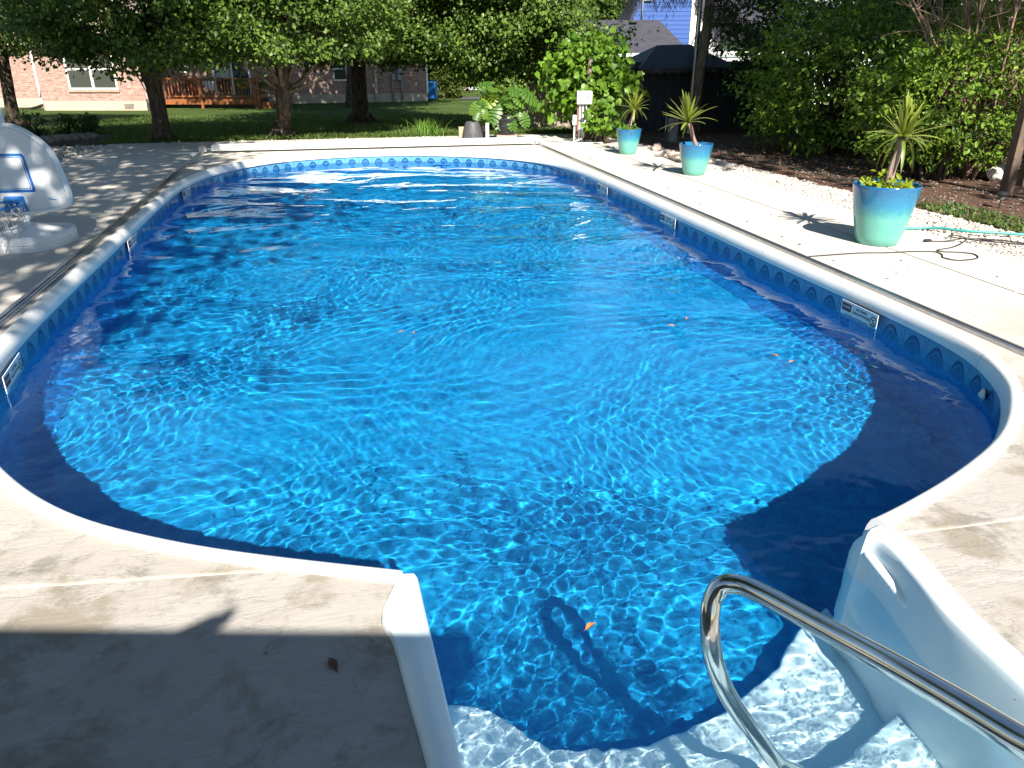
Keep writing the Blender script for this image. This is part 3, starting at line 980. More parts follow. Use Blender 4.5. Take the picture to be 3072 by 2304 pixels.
# ================================================================ TREES
def tree(name, label, cat, base, pts, rads, crown_c, crown_r, ncl, per, spread, size, seed, mat, bmat, keep=None, group=None, kind='quad', limbs=9, zfork=1.3, r_in=.45, flat=.55, nparts=0, drop=.25, tilt=.5, upper=False):
    root = empty(name, base, label, cat, group)
    bz = Vector(base)
    b = B(); b.tube(catmull3(pts, 4), list(np.interp(np.linspace(0, 1, (len(pts) - 1) * 4 + 1), np.linspace(0, 1, len(pts)), rads)), 12)
    # root flare
    for k in range(5):
        a = k * 1.256 + seed; d = Vector((math.cos(a), math.sin(a), 0))
        r0 = rads[0]
        b.tube([bz + d * r0 * 1.9 + Vector((0, 0, -.06)), bz + d * r0 * 1.1 + Vector((0, 0, .05)), bz + d * r0 * .4 + Vector((0, 0, .28))], [r0 * .25, r0 * .38, r0 * .4], 7)
    tr = part('trunk', b, bmat, root, smooth=True)
    c, cent, ax, nr, sz = sprigs(ncl, crown_c, crown_r, per, spread, size, r_in, keep, flat, tilt, seed, drop)
    g = np.random.default_rng(seed + 100)
    top = Vector(pts[-1]); 
    lb = B()
    sel = g.choice(len(c), min(limbs, len(c)), replace=False)
    for i in sel:
        e = Vector(c[i]); k = g.random()
        s0 = Vector(pts[-2]).lerp(top, k)
        m1 = s0.lerp(e, .4) + Vector((0, 0, .25 * (e - s0).length * .4)) + Vector(g.normal(size=3)) * .06
        m2 = s0.lerp(e, .75) + Vector((0, 0, .1)) + Vector(g.normal(size=3)) * .08
        rr = rads[-1] * (.35 + .35 * g.random())
        lb.tube([s0, m1, m2, e], [rr, rr * .7, rr * .4, .008], 7)
        for q in range(3):
            t0 = m1.lerp(m2, g.random()); t1 = t0 + Vector(g.normal(size=3)) * .45 + Vector((0, 0, -.05))
            lb.tube([t0, t0.lerp(t1, .5) + Vector((0, 0, .05)), t1], [rr * .35, rr * .2, .004], 5)
    part('branches', lb, bmat, root, smooth=True)
    if upper:
        c2 = Vector(crown_c); c2.z = 7.6
        _, e2, a2, n2, s2 = sprigs(170, c2, (crown_r[0] * .95, crown_r[1] * .95, 3.6), 60, .42, .19, .2, None, .6, tilt, seed + 3, drop)
        cent = np.concatenate([cent, e2]); ax = np.concatenate([ax, a2]); nr = np.concatenate([nr, n2]); sz = np.concatenate([sz, s2])
    bulk_and_parts(root, cent, ax, nr, sz, kind, mat, nparts, 'crown')
    return root
def gp(px, py, f=None):
    """a point on the sloping lawn seen at px, py (used to read positions off once)"""
    f = 16.0
    for _ in range(40):
        r, z = P(px, py, f)
        f += (z - gz(f)) * 6
    return r, f
def at2(px, py, f):
    r, z = P(px, py, f); return C(r, f, z)

TG = 'pear trees behind the deck'
def bottomclip(pxs, pys, f):
    """lower outline of a crown (right offset -> height)"""
    rr = []; zz = []
    for x, y in zip(pxs, pys):
        r, z = P(x, y, f); rr.append(r); zz.append(z)
    def keep(c):
        r = c[:, 0] * CY - c[:, 1] * SY
        return c[:, 2] > np.interp(r, rr, zz)
    return keep
# tree 0, far left
r, f = gp(45, 376)
b0 = C(r, f, gz(f))
tree('pear_tree', 'leaning dark trunked tree at the far left behind the hoop', 'tree', b0, [b0, at2(30, 300, f), at2(12, 200, f), at2(-5, 110, f), at2(-10, 0, f + .2)], [.18, .145, .14, .15, .10],
     C(r - .6, f + .2, 3.0), (3.0, 3.0, 2.5), 300, 110, .30, .085, 21, m_pear, m_bark, bottomclip([-900, -200, 60, 180, 330, 700], [140, 120, 165, 150, 120, 120], f), TG, limbs=14)
r, f = gp(488, 420)
b1 = C(r, f, gz(f))
tree('pear_tree', 'dark low branching tree directly in front of the brick house window and deck', 'tree', b1, [b1, at2(478, 340, f), at2(462, 260, f), at2(450, 205, f), at2(455, 60, f)], [.17, .15, .155, .19, .13],
     C(r + .05, f, 2.6), (2.35, 2.4, 2.3), 390, 130, .20, .085, 22, m_pear, m_bark, bottomclip([200, 260, 330, 400, 500, 560, 640, 720, 800], [80, 150, 190, 205, 205, 190, 170, 175, 150], f), TG, limbs=18)
r, f = gp(848, 412)
b2_ = C(r, f, gz(f))
t2 = tree('pear_tree', 'forked tree with pale sunlit limbs spreading from a short trunk right of the wooden deck', 'tree', b2_, [b2_, at2(850, 350, f), at2(852, 285, f), at2(850, 240, f), at2(850, 100, f)], [.18, .15, .16, .15, .08],
     C(r + .15, f + .1, 2.6), (2.5, 2.4, 2.4), 430, 130, .20, .085, 23, m_pear, m_bark, bottomclip([560, 640, 720, 800, 900, 1000, 1100, 1200], [150, 165, 165, 170, 165, 160, 165, 150], f), TG, limbs=18, upper=True)
lb = B()
for tgt, rr in [((745, 190), .05), ((780, 130), .06), ((950, 190), .07), ((985, 215), .045), ((900, 120), .07), ((720, 240), .03), ((830, 150), .07)]:
    s0 = at2(852, 278, f); e = at2(tgt[0], tgt[1], f + random.uniform(-.5, .3)); mid = s0.lerp(e, .5) + Vector((0, 0, -.06))
    lb.tube(catmull3([s0, mid, e], 4), list(np.linspace(rr, rr * .35, 9)), 8)
part('limb', lb, m_barkl, t2, smooth=True)
r, f = gp(1083, 366)
b3 = C(r, f, gz(f))
tree('pear_tree', 'thick straight trunk tree in the middle of the lawn in front of the brick house', 'tree', b3, [b3, at2(1080, 300, f), at2(1075, 220, f), at2(1072, 120, f), at2(1075, 20, f)], [.27, .21, .20, .19, .14],
     C(r + .5, f - .1, 3.0), (3.3, 3.0, 2.7), 580, 130, .22, .09, 24, m_pear, m_bark, bottomclip([760, 860, 980, 1100, 1250, 1330, 1500, 1700], [150, 185, 190, 180, 185, 190, 200, 210], f), TG, limbs=16, upper=True)
r, f = gp(1047, 318)
b3b = C(r, f, gz(f))
tree('young_tree', 'slender trunk standing close behind the thick trunk in the middle of the lawn', 'tree', b3b, [b3b, at2(1047, 250, f), at2(1046, 160, f), at2(1040, 60, f)], [.15, .11, .11, .08],
     C(r + .4, 27.6, 8.3), (6.5, 3.2, 3.2), 640, 60, .42, .19, 25, m_dark, m_bark, limbs=8, keep=lambda c: c[:, 2] > 5.0)  # unseen crown, set forward of its trunk to shade the brick wall
# tree 4: big dark crown drooping right of centre
f = 21.5
r, z = P(1500, 200, f)
b4 = C(r, f, gz(f)); fc4 = 19.4
def keep4(c):
    rr = c[:, 0] * CY - c[:, 1] * SY
    ff = c[:, 0] * SY + c[:, 1] * CY; rr = rr * fc4 / ff
    xs = [P(x, y, fc4) for x, y in [(1180, 150), (1300, 190), (1420, 250), (1500, 262), (1590, 245), (1680, 215), (1760, 150), (1850, 140)]]
    top = np.interp(rr, [P(1650, 30, fc4)[0], P(1730, 62, fc4)[0], P(1800, 62, fc4)[0]], [99, P(1735, 60, fc4)[1], P(1800, 75, fc4)[1]])
    return (c[:, 2] > np.interp(rr, [q[0] for q in xs], [q[1] for q in xs])) & (c[:, 2] < top)
tree('pear_tree', 'wide dark crowned tree drooping over the lawn left of the heart leaved shrub', 'tree', b4, [b4, at2(1502, 300, f), at2(1515, 220, f), at2(1500, 120, f), at2(1490, 20, f)], [.20, .17, .16, .15, .1],
     C(P(1500, 150, fc4)[0] + .1, fc4, 2.9), (2.7, 3.0, 2.8), 680, 130, .22, .09, 26, m_pear, m_bark, keep4, TG, limbs=22, r_in=.3)

# off to the sides, out of the picture: the trees whose shade falls on the left deck and on the shed
def keepA(c): return (c[:, 0] < np.interp(c[:, 1], [-7.6, -3.6, -2.1, .4, 3.4, 5.4, 13.4], [-1.6, -1.5, .3, .5, -1.2, -1.6, -2.4]))
tree('shade_tree', 'tall oak left of the deck that throws dappled shade over it', 'tree', (-9.5, 4.0, -.03), [(-9.5, 4, 0), (-9.4, 4, 2), (-9, 4.2, 4.5), (-8, 4.6, 6.5)], [.34, .28, .24, .16],
     (-4.4, 4.6, 8.2), (5.0, 10.6, 2.2), 430, 90, .42, .17, 31, m_pear, m_bark, keepA, limbs=14, r_in=.2)
tree('shade_tree', 'tall oak right of the shrub bed that shades the dark shed', 'tree', (13.5, 6.0, -.03), [(13.5, 6, 0), (13.4, 6, 2), (13, 6.2, 4.5), (12, 6.5, 6.5)], [.34, .28, .24, .16],
     (10.2, 5.6, 8.4), (4.3, 8.2, 2.2), 620, 90, .42, .2, 32, m_dark, m_bark, lambda c: (c[:, 0] > 6.5) & ~((c[:, 0] > 7.5) & (c[:, 1] > -1.6) & (c[:, 1] < 3.6)), limbs=14, r_in=.1)

# distant trees
def far_tree(px, py_top, py_bot, f, wpx, seed, mat, label, name='distant_tree', grp='distant trees', per=90, size=.3, n=90):
    r, zt = P(px, py_top, f); _, zb = P(px, py_bot, f)
    g0 = -.5 if f < 60 else gz(60)
    w = (P(px + wpx, py_top, f)[0] - r)
    base = C(r, f, g0 - .02)
    return tree(name, label, 'tree', base, [base, C(r, f, zb), C(r + .1, f, (zb + zt) / 2)], [.25, .2, .1], C(r, f, (zt + zb) / 2), (w, w, (zt - zb) / 2), n, per, w * .16, size, seed, mat, m_bark, group=grp, limbs=5, r_in=.2)
far_tree(1825, -20, 75, 85, 75, 41, m_far, 'round pale green distant tree above the grey garage roof', size=.42, n=120)
far_tree(1740, 55, 85, 78, 30, 42, m_lime, 'small yellowish distant tree top left of the round one', size=.3, n=40)
far_tree(1872, 40, 70, 70, 26, 43, m_far, 'small bushy tree top touching the blue house corner', size=.25, n=40)
for i, (px, f, w, t, lab) in enumerate([(1240, 62, 150, -60, 'dark tree beyond the road behind the end of the brick house'), (1430, 66, 130, 40, 'dense tree beyond the road behind the evergreen bush'), (1590, 58, 120, 60, 'dense dark tree beyond the tan fence'),
                                    (980, 60, 190, -120, 'tall tree rising behind the brick house roof'), (1330, 75, 140, -80, 'tall tree far behind the recycling bin'), (600, 58, 240, -150, 'tall tree rising behind the left part of the brick house'), (150, 60, 260, -150, 'tall tree rising behind the far left of the brick house'),
                                    (1700, 64, 90, 90, 'low tree between the fence and the grey garage')]):
    far_tree(px, t, 262, f, w, 50 + i, m_far if i % 2 else m_pear, lab, size=.34, n=150)
# bushes along the far side of the road
for i, px in enumerate((1345, 1400, 1452)):
    far_tree(px, 228, 268, 55.5 + i * .3, 40, 70 + i, m_far, ['rounded bush left of three beyond the road', 'middle one of three rounded bushes beyond the road', 'rounded bush right of three beyond the road'][i], 'roadside_bush', 'bushes beyond the road', 80, .14, 40)

# ================================================================ SHRUBS
def shrub(name, label, base, c, rad, ncl, per, spread, size, seed, mat, kind='oval', nparts=0, stems=9, keep=None, flat=.4, r_in=.5, bm_=None, tilt=.5, cat='shrub', group=None, drop=.2):
    root = empty(name, base, label, cat, group)
    cc, cent, ax, nr, sz = sprigs(ncl, c, rad, per, spread, size, r_in, keep, flat, tilt, seed, drop)
    g = np.random.default_rng(seed + 9)
    b = B(); bz = Vector(base)
    for i in g.choice(len(cc), min(stems * 3, len(cc)), replace=False):
        e = Vector(cc[i]); s0 = bz + Vector((g.normal() * .12, g.normal() * .12, -.02))
        m1 = s0.lerp(e, .4) + Vector((0, 0, .15 * (e - s0).length)); m2 = s0.lerp(e, .75) + Vector((0, 0, .08 * (e - s0).length))
        b.tube([s0, m1, m2, e], [.028, .018, .010, .004], 6)
    part('stems', b, bm_ or m_bark, root, smooth=True)
    bulk_and_parts(root, cent, ax, nr, sz, kind, mat, nparts)
    return root
# heart leaved shrub in the middle
f = 15.9
r, z = P(1775, 240, f)
def keepR(c):
    rr = c[:, 0] * CY - c[:, 1] * SY
    L = [P(x, y, f) for x, y in [(1600, 250), (1640, 320), (1700, 330), (1750, 400), (1800, 410), (1850, 330), (1905, 300), (1960, 280)]]
    return c[:, 2] > np.interp(rr, [q[0] for q in L], [q[1] for q in L])
rb = shrub('redbud_shrub', 'bright green shrub with large heart shaped leaves behind the utility box', C(r, f + .6, gz(f)), C(r * 1.03, f + .55, P(1775, 245, f)[1]), (.92, .62, .86), 230, 15, .14, .115, 61, m_redbud, 'heart', 290, 8, keepR, .8, .35, tilt=1.0, drop=.5)
b = B(); q = C(P(1765, 400, f)[0], f, gz(f)); b.tube([q + Vector((0, 0, -.05)), q + Vector((.03, 0, .35)), q + Vector((-.05, 0, .9)), q + Vector((.0, 0, 1.5))], [.12, .085, .07, .04], 12)
b.tube([q + Vector((.15, 0, -.05)), q + Vector((.16, 0, .28)), q + Vector((.05, 0, .7))], [.07, .05, .03], 10)
part('trunk', b, m_barkl, rb, smooth=True)
q = at2(1805, 365, 15.3)
shrub('sucker_shoots', 'low leafy shoots at the foot of the heart leaved shrub', (q.x, q.y, gz(15.3)), q, (.30, .22, .30), 30, 12, .07, .085, 62, m_redbud, 'heart', 60, 4, tilt=1.0)

# hedge shrubs on the right
shrub('dogwood_shrub', 'large sunlit leafy shrub at the right edge behind the tallest potted plant', (8.1, 9.4, -.03), (8.25, 9.6, .95), (1.35, 1.15, 1.0), 330, 34, .13, .072, 63, m_hedge, 'oval', 280, 12, lambda c: (c[:, 2] > .22) & (c[:, 0] + .3 * (c[:, 1] - 9) > 6.95), .35, tilt=.7)
shrub('dogwood_shrub', 'dark leafy shrub between the shed and the sunlit shrub, only its outer sprays lit', (8.6, 12.4, -.03), (8.5, 12.4, 1.15), (1.6, 1.6, 1.45), 360, 34, .15, .085, 64, m_hedge, 'oval', 200, 12, lambda c: (c[:, 2] > .10) & (c[:, 0] > 6.9), .35, tilt=.7)
shrub('forsythia_shrub', 'yellow green shrub at the right edge above the wooden posts', (9.9, 10.9, -.03), (9.95, 10.9, 1.45), (1.25, 1.2, .95), 300, 36, .15, .075, 65, m_lime, 'oval', 150, 12, lambda c: c[:, 2] > .6, .4, tilt=.7)
shrub('dogwood_shrub', 'tall green shrub at the top right corner rising behind the yellow green one', (13.0, 14.4, -.05), (12.9, 14.4, 2.3), (2.6, 2.0, 2.2), 420, 36, .24, .12, 66, m_hedge, 'oval', 100, 10, lambda c: c[:, 2] > .5, .4, tilt=.7)
shrub('dogwood_shrub', 'dark shrub behind the bare twigs in the top right', (10.6, 15.4, -.08), (10.5, 15.4, 2.1), (2.6, 1.7, 2.3), 420, 40, .24, .11, 67, m_dark, 'oval', 0, 10, lambda c: c[:, 2] > .3, .4, tilt=.7)
# bare twiggy shrub
root = empty('bare_shrub', (8.75, 9.35, -.03), 'mostly bare shrub with pinkish brown branches fanning up at the top right', 'shrub')
b = B(); tw = B()
g = np.random.default_rng(77)
for k in range(26):
    s0 = Vector((8.75 + g.normal() * .12, 9.35 + g.normal() * .12, 0))
    d = Vector((g.normal() * .42 + .22, g.normal() * .3 - .05, 1)).normalized()
    pts = [s0]
    for j in range(6):
        d = (d + Vector(g.normal(size=3)) * .13).normalized(); pts.append(pts[-1] + d * .52)
    b.tube(catmull3(pts, 2), list(np.linspace(.026, .007, 13)), 7)
    for j in range(1, 7):
        for q in range(7):
            d2 = (d + Vector(g.normal(size=3)) * .55).normalized()
            e = pts[j] + d2 * (.35 + .45 * g.random())
            tw.tube([pts[j], pts[j].lerp(e, .5) + Vector(g.normal(size=3)) * .03, e], [.006, .004, .002], 4, False)
m_twig = bark('twig_bark', (.16, .10, .075), (.42, .30, .22), 3)
part('branches', b, m_twig, root, smooth=True)
o = part('twigs', tw, m_twig, root); o['kind'] = 'stuff'

# conifer beside the shed
f = 17.3
q0 = C(P(2085, 395, f)[0], f, gz(f)); 
conif = empty('conifer', q0, 'dark conifer with a leaning trunk and drooping branches in front of the shed', 'tree')
b = B(); b.tube([q0 + Vector((0, 0, -.05)), at2(2090, 300, f), at2(2102, 200, f), at2(2122, 80, f), at2(2140, -80, f), at2(2150, -300, f)], [.12, .10, .10, .105, .10, .08], 12)
part('trunk', b, m_barkl, conif, smooth=True)
g = np.random.default_rng(5)
br = B(); cen = []; axs = []
for k in range(46):
    z0 = 1.75 + 2.6 * g.random(); a = g.random() * 6.28
    base_ = at2(2125, 60, f); base_.z = z0
    L = 1.2 + 1.0 * g.random()
    d = Vector((math.cos(a), math.sin(a) * .8, .1))
    if d.x * CY - d.y * SY < -.25 and z0 < 2.6: d.x = abs(d.x); L *= .9
    pts = [base_, base_ + d * L * .4, base_ + d * L * .75 + Vector((0, 0, -.12)), base_ + d * L + Vector((0, 0, -.42))]
    br.tube(pts, [.022, .016, .01, .004], 5)
    for s in range(60):
        t = .15 + .85 * g.random(); i = min(2, int(t * 3)); p_ = Vector(pts[i]).lerp(Vector(pts[i + 1]), t * 3 - i)
        for q in range(5):
            cen.append(list(p_ + Vector((g.normal() * .07, g.normal() * .07, -.10 * q * g.random() - .02)))); axs.append([g.normal() * .5, g.normal() * .5, -1])
part('branches', br, m_bark, conif, smooth=True)
cen = np.array(cen); axs = np.array(axs)
inv = np.array(conif.location)
o = link('needles', leaves_mesh('needles', cen - inv, axs, g.normal(size=cen.shape), .09 + .07 * g.random(len(cen)), 'blade', m_needle), conif); o['kind'] = 'stuff'

# evergreen bush by the bin
r, z = P(1352, 245, 41)
shrub('evergreen_bush', 'dense olive green evergreen bush right of the blue bin', C(r, 41, -.5), C(r, 41, .60), (.80, .8, 1.1), 260, 55, .13, .085, 68, leafmat('yew', (.03, .055, .012), (.12, .16, .03)), 'quad', 0, 6, flat=.8)
# plants in the left garden bed
for i, (px, py, f, s, lab) in enumerate([(262, 395, 17.4, .22, 'small dark plant right of the centre of the left garden bed'), (200, 400, 17.0, .24, 'dark low plant in the middle of the left garden bed'), (110, 410, 16.6, .3, 'dark low plant nearest the hoop in the left garden bed'), (262, 350, 19.5, .2, 'dark spindly seedling standing alone on the lawn in front of the brick wall')]):
    q = at2(px, py, f)
    shrub('garden_plant', lab, (q.x, q.y, gz(f) - .02), (q.x, q.y, gz(f) + s * .8), (s, s, s * .8), 26, 16, .05, .06, 90 + i, m_dark, 'oval', 0, 4, cat='plant', group='garden bed plants')
# low stones round the garden bed
for i in range(9):
    q = at2(60 + i * 27, 433 - i * 1.5, 15.2 + i * .12)
    bm = bmesh.new(); bmesh.ops.create_icosphere(bm, subdivisions=2, radius=1)
    gg = np.random.default_rng(i)
    for v in bm.verts:
        v.co = v.co * (1 + .22 * noise.noise(v.co * 1.3 + Vector((i * 3, 0, 0))))
        v.co.x *= .16; v.co.y *= .10; v.co.z *= .09
    me = bpy.data.meshes.new('edging_stone'); bm.to_mesh(me); bm.free()
    me.materials.append(simple('fieldstone', (.14, .13, .115), .85, .35, 6) if i == 0 else bpy.data.materials['fieldstone'])
    o = link('edging_stone', me); o.location = (q.x, q.y, .03)
    o['label'] = ['first', 'second', 'third', 'fourth', 'fifth', 'sixth', 'seventh', 'eighth', 'ninth'][i] + ' dark fieldstone from the left in the row bordering the garden bed'; o['category'] = 'stone'; o['group'] = 'stones bordering the left garden bed'

# ================================================================ HOUSES AND FENCES
def brick_mat(name, c1, c2, mo, sc=1.0):
    m = M(name, .9, .2)
    u = m.uv()
    bt = m.n('TexBrick', None, Vector=u, Color1=c1, Color2=c2, Mortar=mo, Scale=1.0)
    bt.inputs['Brick Width'].default_value = .235 * sc; bt.inputs['Row Height'].default_value = .078 * sc
    bt.inputs['Mortar Size'].default_value = .008; bt.inputs['Mortar Smooth'].default_value = .2; bt.inputs['Bias'].default_value = .1
    big = m.noise(u, 1.2, 5, .7); fine = m.noise(m.scale(u, 4.2, 12.8, 1), 1, 2)
    c = m.mix(m.math('MULTIPLY', m.ramp(fine, .52, .58), .85), bt.outputs[0], (.50, .42, .36))
    c = m.mix(m.math('MULTIPLY', m.ramp(fine, .40, .36), .5), c, (.26, .13, .10))
    m.color(m.mix(m.math('MULTIPLY', big, .3), c, (.42, .31, .27)))
    m.bump(m.math('SUBTRACT', 1.0, bt.outputs[1]), .5, .01)
    return m.m
m_brick = brick_mat('pink_brick', (.36, .23, .20), (.18, .10, .085), (.42, .37, .33))
m_found = simple('cream_foundation', (.40, .34, .26), .9, .1, 4)
m_trim = simple('white_trim', (.75, .75, .73), .5, .04)
m_glass = M('window_glass', .04, .8); m_glass.color((.045, .05, .045)); m_glass = m_glass.m
m_shingle = M('brown_shingle', .9, .2)
_u = m_shingle.uv()
_bt = m_shingle.n('TexBrick', None, Vector=_u, Color1=(.20, .16, .13), Color2=(.30, .25, .20), Mortar=(.08, .07, .06), Scale=1.0)
_bt.inputs['Brick Width'].default_value = .3; _bt.inputs['Row Height'].default_value = .14; _bt.inputs['Mortar Size'].default_value = .01
m_shingle.color(_bt.outputs[0]); m_shingle = m_shingle.m
def shingle(name, a, b_):
    m = M(name, .92, .2); u = m.uv()
    bt = m.n('TexBrick', None, Vector=u, Color1=a, Color2=b_, Mortar=tuple(x * .5 for x in a), Scale=1.0)
    bt.inputs['Brick Width'].default_value = .32; bt.inputs['Row Height'].default_value = .15; bt.inputs['Mortar Size'].default_value = .012
    nz = m.noise(m.scale(u, 3, 8, 1), 1, 4, .7)
    m.color(m.mix(m.math('MULTIPLY', nz, .5), bt.outputs[0], tuple(x * 1.5 for x in b_)))
    return m.m

class F:
    """a frame on a wall: u right, v out towards the viewer, z up"""
    def __init__(s, r0, f0, r1, f1):
        s.a = C(r0, f0); s.b = C(r1, f1); s.d = (s.b - s.a); s.L = s.d.length; s.d.normalize(); s.n = Vector((s.d.y, -s.d.x, 0))
    def __call__(s, u, v, z): 
        q = s.a + s.d * u + s.n * v; return Vector((q.x, q.y, z))
def wbox(fr, u0, u1, v0, v1, z0, z1): return B().box(u0, u1, v0, v1, z0, z1, fr)
def wallpart(name, fr, u0, u1, v0, v1, z0, z1, mat, parent):
    """brick box with metre UVs on its faces"""
    b = wbox(fr, u0, u1, v0, v1, z0, z1)
    o = part(name, b, mat, parent)
    me = o.data; uv = me.uv_layers.new(name='UVMap')
    loc = {i: (u0 if i in (0, 3, 4, 7) else u1, v0 if i in (0, 1, 4, 5) else v1, z0 if i < 4 else z1) for i in range(8)}
    for poly in me.polygons:
        ids = [loc[me.loops[li].vertex_index] for li in poly.loop_indices]
        fixed_u = len({q[0] for q in ids}) == 1
        for li in poly.loop_indices:
            q = loc[me.loops[li].vertex_index]
            uv.data[li].uv = ((q[1] if fixed_u else q[0]), q[2])
    return o
def uvquad(name, pts, mat, parent, th=.08):
    a, b_, c, d = [Vector(p) for p in pts]
    n = (b_ - a).cross(d - a).normalized() * th
    b = B(); b.add([a, b_, c, d, a - n, b_ - n, c - n, d - n], [(0, 1, 2, 3), (7, 6, 5, 4), (0, 4, 5, 1), (1, 5, 6, 2), (2, 6, 7, 3), (3, 7, 4, 0)])
    o = part(name, b, mat, parent)
    me = o.data; uv = me.uv_layers.new(name='UVMap')
    U = (b_ - a).normalized(); Vv = (d - a).normalized()
    inv = wmat(parent) if parent else Matrix()
    for l in me.loops:
        p = inv @ me.vertices[l.vertex_index].co - a
        uv.data[l.index].uv = (p.dot(U), p.dot(Vv))
    return o
def window(fr, u0, u1, z0, z1, parent, panes=2, blinds=True, rails=True):
    t = .055
    b = B()
    for (a, c, z, y) in [(u0, u0 + t, z0, z1), (u1 - t, u1, z0, z1), (u0 + t, u1 - t, z0, z0 + t), (u0 + t, u1 - t, z1 - t, z1)]:
        b.box(a, c, .0, .05, z, y, fr)
    w = part('window', b, m_trim, parent)
    W_ = (u1 - u0 - 2 * t) / panes
    for i in range(panes):
        a = u0 + t + i * W_
        if i: part('mullion', wbox(fr, a - .045, a + .045, .0, .045, z0 + t, z1 - t), m_trim, w)
        if rails: part('meeting_rail', wbox(fr, a + .001, a + W_ - .001, .0, .03, (z0 + z1) / 2 - .03, (z0 + z1) / 2 + .03), m_trim, w)
        part('pane', wbox(fr, a + .002, a + W_ - .002, .004, .010, z0 + t, z1 - t), m_glass, w)
        if blinds:
            bb_ = B(); n = 26
            for k in range(n):
                z = z0 + t + (z1 - z0 - 2 * t) * (k + .5) / n
                bb_.box(a + .02, a + W_ - .02, -.03, -.005, z - .004, z + .010, fr)
            part('blind', bb_, simple('blind_slats', (.32, .33, .27)) if 'blind_slats' not in bpy.data.materials else bpy.data.materials['blind_slats'], w)
    return w
G0 = -.56
hq = C(-13, 32, -.5)
house = empty('brick_house', hq, 'pink brick house with white windows and orange wooden deck behind the trees', 'house')
# wing A (double window)
rA0 = P(133, 300, 32)[0]; rA1 = P(452, 300, 32)[0]
fa = F(rA0, 32, rA1, 32)
uA = lambda px: P(px, 200, 32)[0] - rA0
zA = lambda py, f=32: P(900, py, f)[1]
wu0, wu1, wz0, wz1 = uA(196), uA(343), zA(268), zA(147)
zs = -.17
wallpart('wall', fa, 0, wu0, -.2, 0, zs, 1.85, m_brick, house)
wallpart('wall', fa, wu1, fa.L, -.2, 0, zs, 1.85, m_brick, house)
wallpart('wall', fa, wu0, wu1, -.2, 0, zs, wz0, m_brick, house)
wallpart('wall', fa, wu0, wu1, -.2, 0, wz1, 1.85, m_brick, house)
part('room_back', wbox(fa, wu0, wu1, -.6, -.5, wz0, wz1), m_black, house)
wallpart('wall', F(rA1, 32, rA1, 36), .0, 4, -.2, 0, zs, 1.85, m_brick, house)
part('foundation', wbox(fa, -.02, fa.L + .02, -.22, .02, G0, zs - .002), m_found, house)
window(fa, wu0, wu1, wz0, wz1, house)
rl = B()
for k in range(20):
    u = wu0 - .05 + (wu1 - wu0 + .1) * k / 20
    rl.box(u, u + (wu1 - wu0 + .1) / 20 - .012, 0, .06, wz0 - .10, wz0 - .005, fa)
part('brick_sill', rl, simple('sill_brick', (.40, .26, .20), .9, .2, 9), house)
vu = uA(353)
vb = B()
for k in range(9): vb.box(vu + k * .042, vu + k * .042 + .018, .02, .035, -.47, -.27, fa)
part('crawl_vent', vb, m_black, house)
# wing 0 to the far left, set back
f0 = F(P(-900, 300, 34)[0], 34, P(133, 300, 34)[0], 34)
wallpart('wall', f0, 0, f0.L, -.2, 0, zs, 1.85, m_brick, house)
part('foundation', wbox(f0, 0, f0.L, -.22, .02, G0, zs - .002), m_found, house)
wallpart('wall', F(rA0 - .0, 34.0, rA0 - .0, 32.2), 0, 1.8, .0, .2, G0, 1.85, m_brick, house)
# main wall behind the deck, running back to the right
rB0, fB0 = P(452, 300, 34.8)[0], 34.8
rB1, fB1 = P(1282, 300, 38.4)[0], 38.4
fb = F(rB0, fB0, rB1, fB1)
def uB(px, py=230):
    # intersection of the viewing column with the wall line
    lo, hi = 0.0, 1.0
    for _ in range(30):
        m_ = (lo + hi) / 2; rr = rB0 + (rB1 - rB0) * m_; ff = fB0 + (fB1 - fB0) * m_
        if P(px, py, ff)[0] > rr: lo = m_
        else: hi = m_
    return lo * fb.L
def zB(px, py):
    t = uB(px, py) / fb.L; return P(px, py, fB0 + (fB1 - fB0) * t)[1]
du0, du1 = uB(640), uB(752)
w2a, w2b = uB(510), uB(563)
wallpart('wall', fb, 0, du0, -.2, 0, zs, 1.95, m_brick, house)
wallpart('wall', fb, du0, du1, -.2, 0, 1.62, 1.95, m_brick, house)
wallpart('wall', fb, du1, fb.L, -.2, 0, zs, 1.95, m_brick, house)
part('foundation', wbox(fb, 0, fb.L + .02, -.22, .02, G0, zs - .002), m_found, house)
part('corner_trim', wbox(fb, fb.L - .02, fb.L + .06, -.1, .03, zs, 1.9), m_trim, house)
window(fb, w2a, w2b, .78, 1.4, house, 1, True, True)
window(fb, uB(1000), uB(1042), .4, 1.4, house, 1, True, True)
# sliding door with vertical blinds
dr = part('sliding_door', wbox(fb, du0, du0 + .08, -.02, .04, -.12, 1.6), m_trim, house)
part('door_frame', wbox(fb, (du0 + du1) / 2 - .04, (du0 + du1) / 2 + .04, -.02, .035, -.12, 1.6), m_trim, dr)
part('door_frame', wbox(fb, du1 - .08, du1, -.02, .04, -.12, 1.6), m_trim, dr)
part('door_glass', wbox(fb, du0 + .08, du1 - .08, -.012, -.004, -.12, 1.6), m_glass, dr)
vb = B()
for k in range(16):
    u = (du0 + du1) / 2 + .05 + k * .075
    if u < du1 - .1: vb.box(u, u + .062, -.06, -.05, -.1, 1.58, fb)
part('vertical_blinds', vb, simple('cream_blinds', (.6, .58, .52)), dr)
part('door_lattice', wbox(fb, du0 + .1, (du0 + du1) / 2 - .06, -.003, .004, .55, .95), simple('lace_curtain', (.42, .45, .40), .8, .4, 60), dr)
